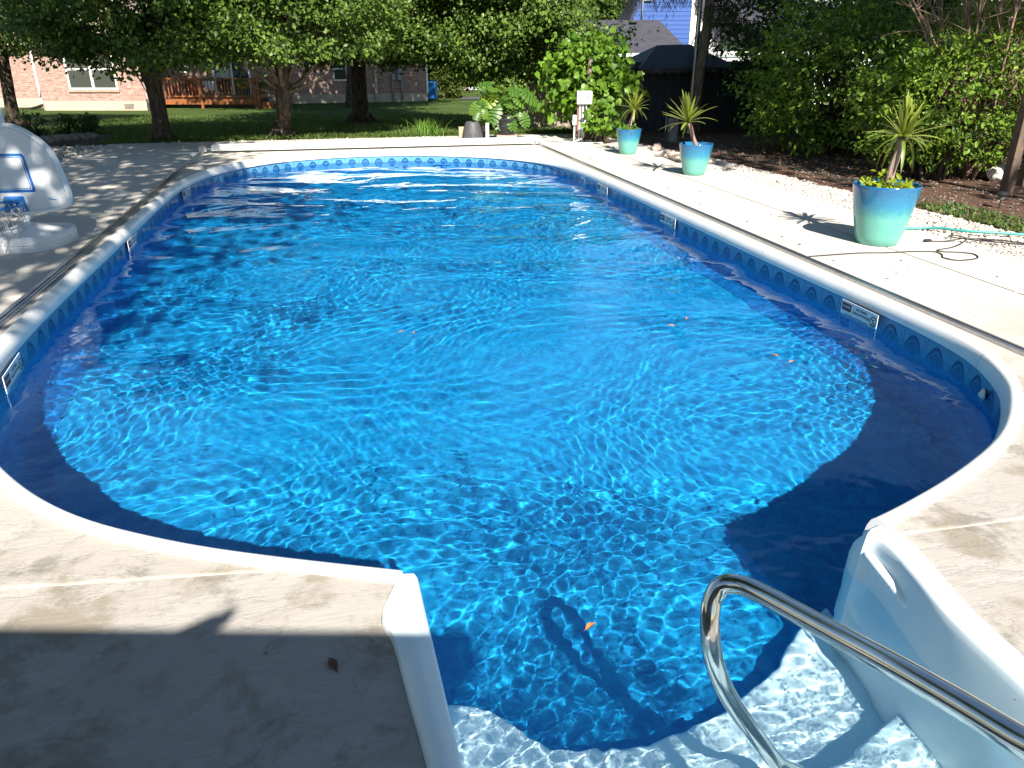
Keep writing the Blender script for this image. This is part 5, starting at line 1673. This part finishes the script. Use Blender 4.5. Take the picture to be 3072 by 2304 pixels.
def pot(q, rad, h, label, lean, L, nl, seed, ground='herb', axis=Vector((0, 0, 1)), droop=0.0, th=.03, tall=.35, spread=1.0):
    root = empty('potted_yucca', q, label, 'potted plant', 'yuccas in teal glazed pots')
    prof = [(0, .0), (rad * .58, .0), (rad * .62, .006), (rad * .70, h * .15), (rad * .80, h * .4), (rad * .91, h * .7), (rad * .985, h * .97), (rad * 1.0, h), (rad * .985, h + .008), (rad * .95, h + .004), (rad * .93, h * .96), (rad * .86, h * .74), (.0, h * .74)]
    part('pot', B().lathe(prof, 56, q.x, q.y, q.z), m_glaze, root, smooth=True, auto=50)
    part('soil', B().lathe([(rad * .87, h * .80), (rad * .5, h * .83), (0, h * .84)], 32, q.x, q.y, q.z), m_soil, root, smooth=True)
    s0 = q + Vector((0, 0, h * .8)) + lean * -.12; t = s0 + lean + Vector((0, 0, tall))
    b = B(); n = 14
    pts = [s0.lerp(t, i / n) + Vector((math.sin(i * .7) * .006, 0, 0)) for i in range(n + 1)]
    b.tube(pts, [th * (1.12 - .18 * i / n) * (1 + .05 * (i % 2)) for i in range(n + 1)], 14)
    part('cane', b, m_cane, root, smooth=True)
    yucca(root, t, nl, L, seed, droop, axis, spread)
    if ground:
        c, cent, ax, nr, sz = sprigs(26, q + Vector((0, 0, h * .95)), (rad * .7, rad * .7, .09), 12, .035, .05 if ground == 'herb' else .06, .3, None, .8, .9, seed)
        bulk_and_parts(root, cent, ax, nr, sz, 'oval', m_lime if ground == 'lime' else m_redbud, 60, 'ground_foliage')
    return root
q1 = C(P(1888, 462, 13.15)[0], 13.15, 0)
q1 = Vector((4.93, 12.84, 0)); q2 = Vector((4.99, 10.36, 0)); q3 = Vector((4.78, 6.05, 0))
pot(q1, .215, .40, 'farthest teal pot with an upright short trunked yucca and small green leaves at its foot', Vector((.075, -.02, 0)), .30, 46, 1, 'herb', Vector((.1, 0, 1)), .3, .026, .40, 1.0)
pot(q2, .235, .415, 'middle teal pot with a yucca leaning left and bare soil', Vector((-.17, -.02, 0)), .40, 44, 2, None, Vector((-.35, -.05, 1)), .0, .027, .37, .78)
pot(q3, .285, .52, 'nearest and largest teal pot with a bushy yucca and trailing leaves by the garden hose', Vector((.05, -.02, 0)), .34, 54, 3, 'lime', Vector((.08, -.05, 1)), .35, .034, .50, .98)

# ---- monstera in a black pot on a block
f = 15.75
qm = C(P(1500, 400, f)[0], f, 0)
blk = empty('timber_block', C(P(1520, 410, f)[0], f, -.01), 'pinkish weathered timber block under the black pot', 'block')
fr_ = F(P(1490, 425, 15.35)[0], 15.35, P(1551, 425, 15.35)[0], 15.35)
tb = part('block', B().box(0, fr_.L, -.45, 0, .0, .125, fr_), bark('weathered_pine', (.30, .22, .17), (.55, .45, .38), 1.2), blk, bevel=.006)
for z in (.035, .07): part('crack', B().box(.02, fr_.L - .03, .0005, .002, z, z + .006, fr_), m_black, blk)
m_bpot = simple('charcoal_plastic_pot', (.022, .022, .025), .55, .2, 10)
def relief(root, q, r, z0, s, flip=1, sc=1.0):
    b = B()
    for k in range(5):
        a0 = -PI / 2 + (k - 2) * .5 - .1
        pts = []
        for i in range(14):
            t = i / 13; an = a0 + .36 * t + .09 * math.cos(t * 9) * (1 - t); zz = z0 + flip * (.045 * math.sin(t * 9) * (1 - .5 * t)) * sc
            rr = r(zz) + .002
            pts.append((q.x + rr * math.cos(an), q.y + rr * math.sin(an), q.z + zz))
        b.tube(pts, .0055 * sc, 6)
    return part('relief_scroll', b, m_bpot, root, smooth=True)
mq = C(P(1519, 392, 15.6)[0], 15.62, .125)
mon = empty('monstera', mq, 'large monstera with split leaves in a black relief pot on a timber block', 'potted plant')
R1 = [(0, 0), (.145, 0), (.155, .02), (.185, .19), (.20, .26), (.225, .28), (.228, .305), (.205, .31), (.195, .27), (.0, .26)]
part('pot', B().lathe(R1, 44, mq.x, mq.y, mq.z), m_bpot, mon, smooth=True, auto=45)
part('inner_pot', B().lathe([(.14, .28), (.16, .37), (.15, .375), (.14, .32), (0, .32)], 32, mq.x, mq.y, mq.z), m_black, mon, smooth=True, auto=45)
relief(mon, mq, lambda z: .150 + .19 * z, .13, 1)
def monmat():
    m = M('monstera_leaf', .38, .35)
    oi = m.n('ObjectInfo').outputs['Random']
    c = m.ramp(oi, .0, 1.0, (.022, .085, .018), (.16, .24, .015))
    nd = c.node; k = nd.color_ramp.elements.new(.6); k.color = (.045, .13, .02, 1)
    m.color(m.mix(m.math('MULTIPLY', m.noise(m.obj(), 6, 3), .4), c, (.15, .22, .03)))
    tr = m.n('BsdfTranslucent', None, Color=(.3, .4, .04)); ms = m.n('MixShader', None, Fac=.22)
    m.nt.links.new(m.b.outputs[0], ms.inputs[1]); m.nt.links.new(tr.outputs[0], ms.inputs[2]); m.nt.links.new(ms.outputs[0], m.out.inputs[0])
    return m.m
m_mon = monmat()
def monstera_leaf(droop):
    """midrib along x, separate fingers on either side; unit length"""
    b = B()
    def dz(x, y): return -droop * (x + .2) ** 2 * .35 - (y * y) * .55 + .03
    for sgn in (-1, 1):
        nf_ = 6
        for i in range(nf_):
            t0 = i / nf_; t1 = (i + .70) / nf_
            # attach to midrib between x0..x1, flare to the margin
            x0, x1 = -.02 + .86 * t0, -.02 + .86 * t1
            def rim(t):
                a = PI * (.93 - .93 * t)
                return (.36 + .60 * math.cos(a) * .98 if True else 0, .48 * math.sin(a) ** .8 + .0)
            pa, pb = rim(t0 * .97 + .0), rim(min(1, t1 * .97 + .02))
            rows = []
            for s in np.linspace(0, 1, 5):
                ax_ = x0 + (pa[0] - x0) * s; ay = pa[1] * s
                bx_ = x1 + (pb[0] - x1) * s; by = pb[1] * s
                if s == 1:
                    mx, my = (ax_ + bx_) / 2, (ay + by) / 2
                    ax_ = ax_ * .8 + mx * .2; ay = ay * .96; bx_ = bx_ * .7 + mx * .3; by = by * .93
                mxx, myy = (ax_ + bx_) / 2, (ay + by) / 2 * (1.05 if s == 1 else 1)
                rows.append([(ax_, sgn * ay, dz(ax_, ay)), (mxx, sgn * myy, dz(mxx, myy) + .015 * s), (bx_, sgn * by, dz(bx_, by))])
            o = len(b.v)
            for r_ in rows: b.v += [Vector(v) for v in r_]
            for j in range(4):
                for kk in range(2):
                    a = o + j * 3 + kk
                    fc = (a, a + 1, a + 4, a + 3)
                    b.f.append(fc if sgn > 0 else fc[::-1])
    return mesh('leaf', b, m_mon, True)
ML = [monstera_leaf(d) for d in (.3, .9, 1.5)]
stm = B()
LE = [(1455, 255, .30, 150, 35), (1485, 262, .34, 110, 50), (1512, 262, .34, 80, 30), (1545, 272, .34, 50, 40), (1590, 285, .36, 20, 15), (1600, 300, .30, -10, -30), (1465, 300, .36, 185, 0), (1440, 325, .30, 190, -25),
      (1500, 300, .38, 265, 10), (1535, 305, .36, 285, 0), (1480, 335, .36, 235, -30), (1515, 340, .34, 270, -35), (1560, 335, .30, 320, -20), (1575, 355, .26, 330, -45), (1450, 355, .28, 205, -45), (1497, 365, .28, 250, -55), (1540, 365, .26, 300, -55), (1470, 280, .3, 205, 20), (1525, 285, .3, 300, 30), (1560, 300, .26, 10, 10)]
for i, (px, py, s, az, el) in enumerate(LE):
    e = at2(px, py, 15.55 - .12 * math.sin(i * 2.1))
    a = R(az) - YAW; el_ = R(el)
    d = Vector((math.cos(a) * math.cos(el_), math.sin(a) * math.cos(el_) - .25, math.sin(el_) - .55)).normalized()
    nrm = Vector((0, -.75, .8)) + Vector((math.sin(i * 1.7) * .25, 0, 0))
    s_ = nrm.cross(d).normalized(); u = d.cross(s_)
    o = link('leaf', ML[i % 3], mon)
    o.matrix_local = Matrix.Translation(e - d * s * .35 - mon.location) @ Matrix((d, s_, u)).transposed().to_4x4() @ Matrix.Scale(s * 1.02, 4)
    c0 = mq + Vector((.05 * math.cos(a), .05 * math.sin(a), .33)); e2 = e - d * s * .35
    stm.tube(catmull3([c0, c0.lerp(e2, .5) + Vector((0, 0, .05)), e2], 4), .0075, 6)
part('stems', stm, leafmat('stem_green', (.06, .13, .02), (.10, .19, .03)), mon, smooth=True)
# small monstera sprout beside the white pipe
ms_root = empty('small_monstera', C(P(1447, 372, 15.5)[0], 15.5, .0), 'small pale monstera sprout in a dark pot between the grey urn and the white pipe', 'potted plant')
q = C(P(1449, 372, 15.45)[0], 15.5, 0)
part('pot', B().lathe([(0, 0), (.06, 0), (.08, .26), (.095, .27), (.095, .30), (.08, .30), (0, .27)], 24, q.x, q.y, 0), m_black, ms_root, smooth=True, auto=45)
st2 = B()
for i, (px, py, s, az) in enumerate([(1425, 325, .24, 200), (1440, 318, .2, 120), (1432, 345, .2, 230), (1455, 340, .17, 300)]):
    e = at2(px, py, 15.4); a = R(az) - YAW
    d = Vector((math.cos(a) * .5, math.sin(a) * .3 - .2, -.75)).normalized(); s_ = Vector((0, -.8, .6)).cross(d).normalized(); u = d.cross(s_)
    o = link('leaf', ML[(i + 1) % 3], ms_root)
    o.matrix_local = Matrix.Translation(e - d * s * .35 - ms_root.location) @ Matrix((d, s_, u)).transposed().to_4x4() @ Matrix.Scale(s, 4)
    st2.tube([Vector((q.x, q.y, .27)), e - d * s * .35], .005, 5)
part('stems', st2, bpy.data.materials['stem_green'], ms_root, smooth=True)
# upturned grey urn
q = C(P(1417, 400, 15.35)[0], 15.35, .0)
urn = empty('upturned_urn', q, 'charcoal relief planter standing upside down left of the monstera', 'planter')
m_urn = simple('charcoal_clay', (.055, .056, .06), .6, .15, 12)
m_bpot_ = m_bpot; m_bpot = m_urn
rp = [(.215, .0), (.218, .02), (.205, .05), (.20, .07), (.19, .16), (.165, .27), (.135, .35), (.125, .375), (.115, .383), (.10, .375), (.09, .368), (0, .366)]
part('body', B().lathe(rp, 44, q.x, q.y, q.z), m_urn, urn, smooth=True, auto=45)
relief(urn, q, lambda z: float(np.interp(z, [x[1] for x in rp[:9]], [x[0] for x in rp[:9]])) + .001, .14, 1, -1, 1.1)
part('white_tag', B().box(q.x + .02, q.x + .07, q.y - .05, q.y - .02, .3675, .372), m_trim, urn)
m_bpot = m_bpot_
# white pvc stub, black standpipe
q = C(P(1462, 420, 15.2)[0], 15.2, 0)
tag(part('pvc_pipe', B().tube([q + Vector((0, 0, -.03)), q + Vector((0, 0, .37))], .034, 18), m_trim, smooth=True, auto=50), 'short upright white plastic pipe beside the upturned charcoal planter', 'pipe')
q = at2(1383, 425, 15.7)
tag(part('wood_offcut', B().box(q.x - .04, q.x + .07, q.y - .03, q.y + .05, -.01, .26), simple('raw_timber', (.42, .30, .20), .8, .2, 14), bevel=.006), 'small upright wooden offcut left of the upturned charcoal planter', 'wood block')

# ---- utility box on its conduits
f = 15.4
q = C(P(1737, 415, f)[0], f, 0)
ub = empty('electrical_box', q, 'white electrical box on grey conduits in front of the heart leaved shrub', 'electrical box', rz=-YAW)
def U(b): return b.xf(lambda v: wmat(ub) @ v)
m_pvc = simple('grey_pvc', (.45, .46, .46), .4, .05)
bx = part('box', U(B().box(-.065, .205, -.07, .07, .69, .925)), m_trim, ub, bevel=.012)
part('cover', U(B().box(-.04, .215, -.085, -.071, .70, .92)), m_trim, bx, bevel=.008)
part('knob', U(B().tube([(.14, -.10, .82), (.14, -.085, .82)], .014, 12)), m_black, bx)
part('side_box', U(B().box(-.135, -.065, -.06, .0, .32, .50)), m_trim, ub, bevel=.008)
for x, r_ in ((-.095, .020), (.0, .022), (.055, .024)):
    part('conduit', U(B().tube([(x, 0, -.03), (x, 0, .70 if x > -.09 else .33)], r_, 12)), m_pvc, ub, smooth=True, auto=50)
part('conduit', U(B().tube(catmull3([(.10, -.01, .70), (.13, -.02, .55), (.10, -.03, .40), (.06, -.05, .25), (.08, -.06, .12), (.0, -.1, .06), (-.14, -.12, .02)], 5), .016, 10)), m_pvc, ub, smooth=True)
part('wooden_stake', U(B().box(-.05, -.022, .01, .03, -.03, .72)), simple('redwood', (.20, .10, .07), .8), ub)
pts = [at2(1718, 412, 15.2), at2(1690, 414, 15.3), at2(1650, 407, 15.6), at2(1620, 403, 15.7), at2(1560, 410, 15.6)]
for p in pts: p.z = .018
tag(part('flexible_conduit', B().tube(catmull3(pts, 6), .014, 8), m_pvc, smooth=True), 'pale flexible conduit lying on the slab from the electrical box towards the monstera', 'conduit')

# ---- hose, cord
pts = [(4.95, 6.62, .015), (5.25, 6.50, .015), (5.48, 6.445, .016), (5.66, 6.36, .03), (5.80, 6.17, .035), (6.05, 6.02, .035), (6.35, 5.90, .035), (6.9, 5.7, .12)]
tag(part('garden_hose', B().tube(catmull3(pts, 8), .0135, 10), simple('teal_hose', (.03, .24, .22), .4), smooth=True), 'teal garden hose running over the gravel from the nearest teal pot', 'hose')
cp = [(3.87, 5.70), (4.346, 5.715), (4.604, 5.672), (4.85, 5.66), (5.024, 5.615), (5.025, 5.516), (4.956, 5.413), (5.012, 5.308), (5.216, 5.334), (5.30, 5.46), (5.232, 5.543), (5.108, 5.595), (5.10, 5.66), (5.302, 5.72), (5.50, 5.80), (5.60, 5.93), (5.57, 6.03), (5.50, 5.98), (5.62, 5.80), (5.80, 5.66), (5.95, 5.60), (5.85, 5.75), (5.68, 5.86), (5.78, 5.66), (6.0, 5.50), (6.2, 5.52)]
ct = empty('extension_cord', (5.1, 5.5, 0), 'thin black extension cord looped on the concrete beside the nearest teal pot', 'cord')
part('cable', B().tube(catmull3([(x, y, .006 if x < 5.5 else .034) for x, y in cp], 6), .0055, 6), m_black, ct, smooth=True)
part('cable', B().tube(catmull3([(5.28, 5.965, .008), (5.40, 5.93, .008), (5.58, 5.90, .03), (5.75, 5.78, .036), (5.9, 5.66, .036)], 6), .0055, 6), m_black, ct, smooth=True)
part('plug', B().box(5.215, 5.285, 5.955, 5.985, .0, .026), m_black, ct, bevel=.006)

# ================================================================ POOLSIDE BASKETBALL HOOP
hq_ = C(P(125, 720, 7.5)[0], 7.5, 0)
hoop = empty('basketball_hoop', hq_, 'white poolside basketball hoop with a fan shaped backboard and blue rim at the left', 'basketball hoop')
m_bb = simple('white_moulded_plastic', (.64, .66, .68), .38, .05, 4)
m_bb2 = simple('blue_print', (.01, .13, .42), .4, .05)
FB = 6.92
rc, _ = P(40, 600, FB)
fbp = F(rc - .0, FB - .0, rc + 1.0, FB + .18)      # board plane, u from its centre
zb = P(40, 640, FB)[1]
zt_b = P(40, 372, FB)[1]
H = zt_b - zb
half = [(0, 1.0), (.10, .992), (.20, .95), (.30, .875), (.39, .78), (.45, .68), (.49, .55), (.515, .42), (.545, .25), (.55, .15), (.53, .08), (.47, .035), (.36, .01), (.2, -.012), (0, -.02)]
out = [(x, y) for x, y in half] + [(-x, y) for x, y in half[-2:0:-1]]
oc = catmull3([(x, y, 0) for x, y in out + [out[0]]], 4)[:-1]
def bd(u, v, w): 
    u = u * .86
    q = fbp(u, w, 0); lean = -.06 * v
    q2 = fbp(u, w + lean, 0); return Vector((q2.x, q2.y, zb + v * H))
b = B(); n = len(oc)
layers = [(1.0, -.05), (1.0, -.004), (.975, .010), (.94, .012), (.915, .0), (.90, -.008)]
cu_, cv_ = 0.0, .45
for s, w in layers:
    b.v += [bd(cu_ + (p.x - cu_) * s, cv_ + (p.y - cv_) * s, w) for p in oc]
for j in range(len(layers) - 1):
    b.f += [(j * n + i, j * n + (i + 1) % n, (j + 1) * n + (i + 1) % n, (j + 1) * n + i) for i in range(n)]
b.f.append(tuple((len(layers) - 1) * n + i for i in range(n))); b.f.append(tuple(range(n))[::-1])
bbd = part('backboard', b, m_bb, hoop, smooth=True, auto=40)
def band(o_, i_, w, mat, nm):
    b = B(); k = len(o_)
    b.v = [bd(x, y, w) for x, y in o_] + [bd(x, y, w) for x, y in i_]
    b.f = [(i, (i + 1) % k, k + (i + 1) % k, k + i) for i in range(k)]
    return part(nm, b, mat, bbd)
so_ = [(-.16, .67), (.16, .67), (.180, .645), (.225, .26), (.215, .235), (-.215, .235), (-.225, .26), (-.180, .645)]
def scl(l, s, t=1.0): return [(x * s, .4525 + (y - .4525) * t) for x, y in l]
band(so_, scl(so_, .87, .86), -.0055, m_bb2, 'printed_square')
band(scl(so_, .835, .825), scl(so_, .80, .79), -.0055, m_bb2, 'printed_square')
for (z_, w_) in ((.158, .045), (.140, .075)):
    part('printed_text', B().add([bd(.33, z_, -.0055), bd(.33 + w_, z_, -.0055), bd(.33 + w_, z_ + .009, -.0055), bd(.33, z_ + .009, -.0055)], [(0, 1, 2, 3)]), m_bb2, bbd)
# rim bracket, rim and net
m_rim = simple('blue_rim', (.01, .17, .50), .35)
cu = B()
A = [bd(-.09, .20, .0), bd(.10, .20, .0), bd(.13, .02, .0), bd(-.11, .02, .0), bd(-.05, .17, .12), bd(.06, .17, .12), bd(.07, .06, .08), bd(-.06, .06, .08)]
cu.add(A, [(4, 5, 6, 7), (0, 4, 7, 3), (1, 2, 6, 5), (0, 1, 5, 4), (3, 7, 6, 2), (0, 3, 2, 1)])
part('rim_bracket', cu, m_rim, hoop, bevel=.008)
cen_ = bd(-.02, .155, .30); RR = .185
u_ = fbp.d; v_ = fbp.n
ring = [cen_ + u_ * RR * math.cos(a) + v_ * RR * math.sin(a) for a in np.linspace(0, 2 * PI, 33)]
part('rim', B().tube(ring, .011, 10, False), m_rim, hoop, smooth=True)
for sx in (-1, 1):
    part('rim_brace', B().tube([bd(sx * .06, .15, .08), cen_ + u_ * RR * .75 * sx + v_ * -RR * .66], .008, 8), m_rim, hoop, smooth=True)
net = B(); nn = 12; rows = 7
def npnt(k, r, off=0):
    a = 2 * PI * (k + .5 * (r % 2)) / nn; t = r / rows
    rad_ = RR * (1 - .42 * min(1, t * 1.3)) + .012 * math.sin(k * 2.3 + r)
    return cen_ + u_ * rad_ * math.cos(a) + v_ * rad_ * math.sin(a) + Vector((.01 * math.sin(k * 1.7 + r * 2), .01 * math.cos(k + r), -t * .46 + .012 * math.sin(k * 3.1 + r)))
for r_ in range(rows):
    for k in range(nn):
        p = npnt(k, r_)
        for q in ((npnt(k, r_ + 1), npnt(k - 1, r_ + 1)) if r_ % 2 == 0 else (npnt(k, r_ + 1), npnt(k + 1, r_ + 1))):
            mid = p.lerp(q, .5) + Vector((.004, 0, -.008)); net.tube([p, mid, q], .0036, 5, False)
part('net', net, simple('white_cord', (.62, .60, .56), .8), hoop, smooth=True)
# base and pole
cx_, cf_ = P(106, 720, 6.9)[0], 6.92
fp = [(-.27, -.32), (-.16, -.37), (.06, -.375), (.19, -.30), (.275, -.13), (.27, .18), (.16, .34), (-.14, .35), (-.27, .25)]
def bs(x, y, z): return C(cx_ + x, cf_ + y, z)
def ringo(s, z, ox=0, oy=0): return [bs(ox + (x - ox) * s, oy + (y - oy) * s, z) for x, y in [(q.x, q.y) for q in catmull3([(a, b_, 0) for a, b_ in fp + [fp[0]]], 3)[:-1]]]
b = B(); LS = [(1.0, .0), (1.0, .045), (.985, .05), (.985, .056), (1.0, .062), (.99, .105), (.95, .122)]
for s, z in LS: b.v += ringo(s, z)
k = len(ringo(1, 0))
for j in range(len(LS) - 1): b.f += [(j * k + i, j * k + (i + 1) % k, (j + 1) * k + (i + 1) % k, (j + 1) * k + i) for i in range(k)]
b.v += ringo(.55, .150, -.02, -.10); j = len(LS) - 1
b.f += [(j * k + i, j * k + (i + 1) % k, (j + 1) * k + (i + 1) % k, (j + 1) * k + i) for i in range(k)]
b.v += ringo(.12, .205, -.02, -.10); j += 1
b.f += [(j * k + i, j * k + (i + 1) % k, (j + 1) * k + (i + 1) % k, (j + 1) * k + i) for i in range(k)]
b.f.append(tuple(j * k + k + i for i in range(k)))
part('base', b, m_bb, hoop, smooth=True, auto=28)
p0 = bs(-.02, -.10, .18)
part('pole', B().tube([p0, at2(84, 640, 6.98), at2(44, 500, 7.06), at2(4, 370, 7.12), at2(-8, 322, 7.14)], .030, 16), m_bb, hoop, smooth=True)
part('pole_collar', B().lathe([(.04, -.01), (.05, .01), (.045, .03), (.032, .035)], 16, p0.x, p0.y, p0.z), m_bb, hoop, smooth=True)
part('support_arm', B().tube([bd(-.04, .35, -.05), at2(60, 560, 7.02)], .02, 8), m_bb, hoop)

# ================================================================ SMALL LITTER
m_leafb = simple('brown_leaf', (.11, .06, .03), .8, .4, 40)
def dead_leaf(q, s, label, a, mat=m_leafb):
    b = B().add([(-.25, 0, .02), (0, .03, .0), (.25, .20, .10), (.55, .24, .14), (.8, .12, .05), (1.05, 0, .0), (.8, -.10, .10), (.5, -.20, .18), (.22, -.17, .12), (0, -.03, .0), (.3, 0, .02), (.65, 0, .04)],
        [(0, 9, 1), (1, 10, 2), (2, 10, 11, 3), (3, 11, 4), (4, 11, 5), (5, 11, 6), (6, 11, 7), (7, 11, 10, 8), (8, 10, 9), (9, 10, 1)])
    me = mesh('fallen_leaf', b, mat); o = link('fallen_leaf', me); o.location = q; o.rotation_euler = (0, 0, a); o.scale = (s, s, s)
    return tag(o, label, 'leaf', 'fallen leaves')
dead_leaf((-.113, 1.73, .004), .06, 'brown curled leaf on the shaded concrete left of the white steps', R(110))
dead_leaf((.69, 1.93, WZ + .004), .05, 'small orange brown leaf floating on the water near the steps', R(30), simple('orange_leaf', (.35, .13, .03), .7))
m_ol = bpy.data.materials['orange_leaf']
for k, (x, y, s_, lab) in enumerate([(.34, 5.05, .05, 'small tan leaf floating left of the middle of the pool'), (.44, 5.0, .04, 'smaller tan leaf floating just right of the other in mid pool'), (2.25, 4.75, .05, 'pale brown leaf floating right of the middle of the pool'),
                              (2.42, 4.9, .045, 'pale brown leaf drifting between the mid pool leaves and the nearest right sign'), (2.62, 4.1, .06, 'orange brown leaf floating closest to the right wall of the pool'), (2.66, 3.95, .05, 'orange brown leaf floating just nearer than the one closest to the right wall')]):
    dead_leaf((x, y, WZ + .006), s_, lab, k * 1.3, m_ol)  # leaf shapes added to stand in for orange-brown flecks of erased swimmers
g = np.random.default_rng(8)
lit = B()
for _ in range(150):
    x, y = (3.95 + 1.55 * g.random(), 3.2 + 12 * g.random()) if g.random() < .72 else (-4 + 1.7 * g.random(), 4.5 + 11 * g.random())
    s = .008 + .018 * g.random() ** 2; a = g.random() * 6.28
    d = Vector((math.cos(a), math.sin(a), 0)) * s; e = Vector((-math.sin(a), math.cos(a), 0)) * s * .4; q = Vector((x, y, .0045))
    lit.add([q - d, q + e + Vector((0, 0, s * .3)), q + d, q - e], [(0, 3, 2, 1)])
o = part('leaf_litter', lit, m_leafb); tag(o, 'specks of dry leaf litter scattered over the concrete deck', kind='stuff')

for o in list(COL.objects):
    if o.type == 'MESH' and o.name.split('.')[0] in ('liner_wall', 'liner_floor', 'moulded_steps', 'side_wall', 'step_tread', 'back_wall', 'moulded_ridge', 'skimmer_frame', 'return_jet', 'rail_tube'):
        o.cycles.is_caustics_receiver = True
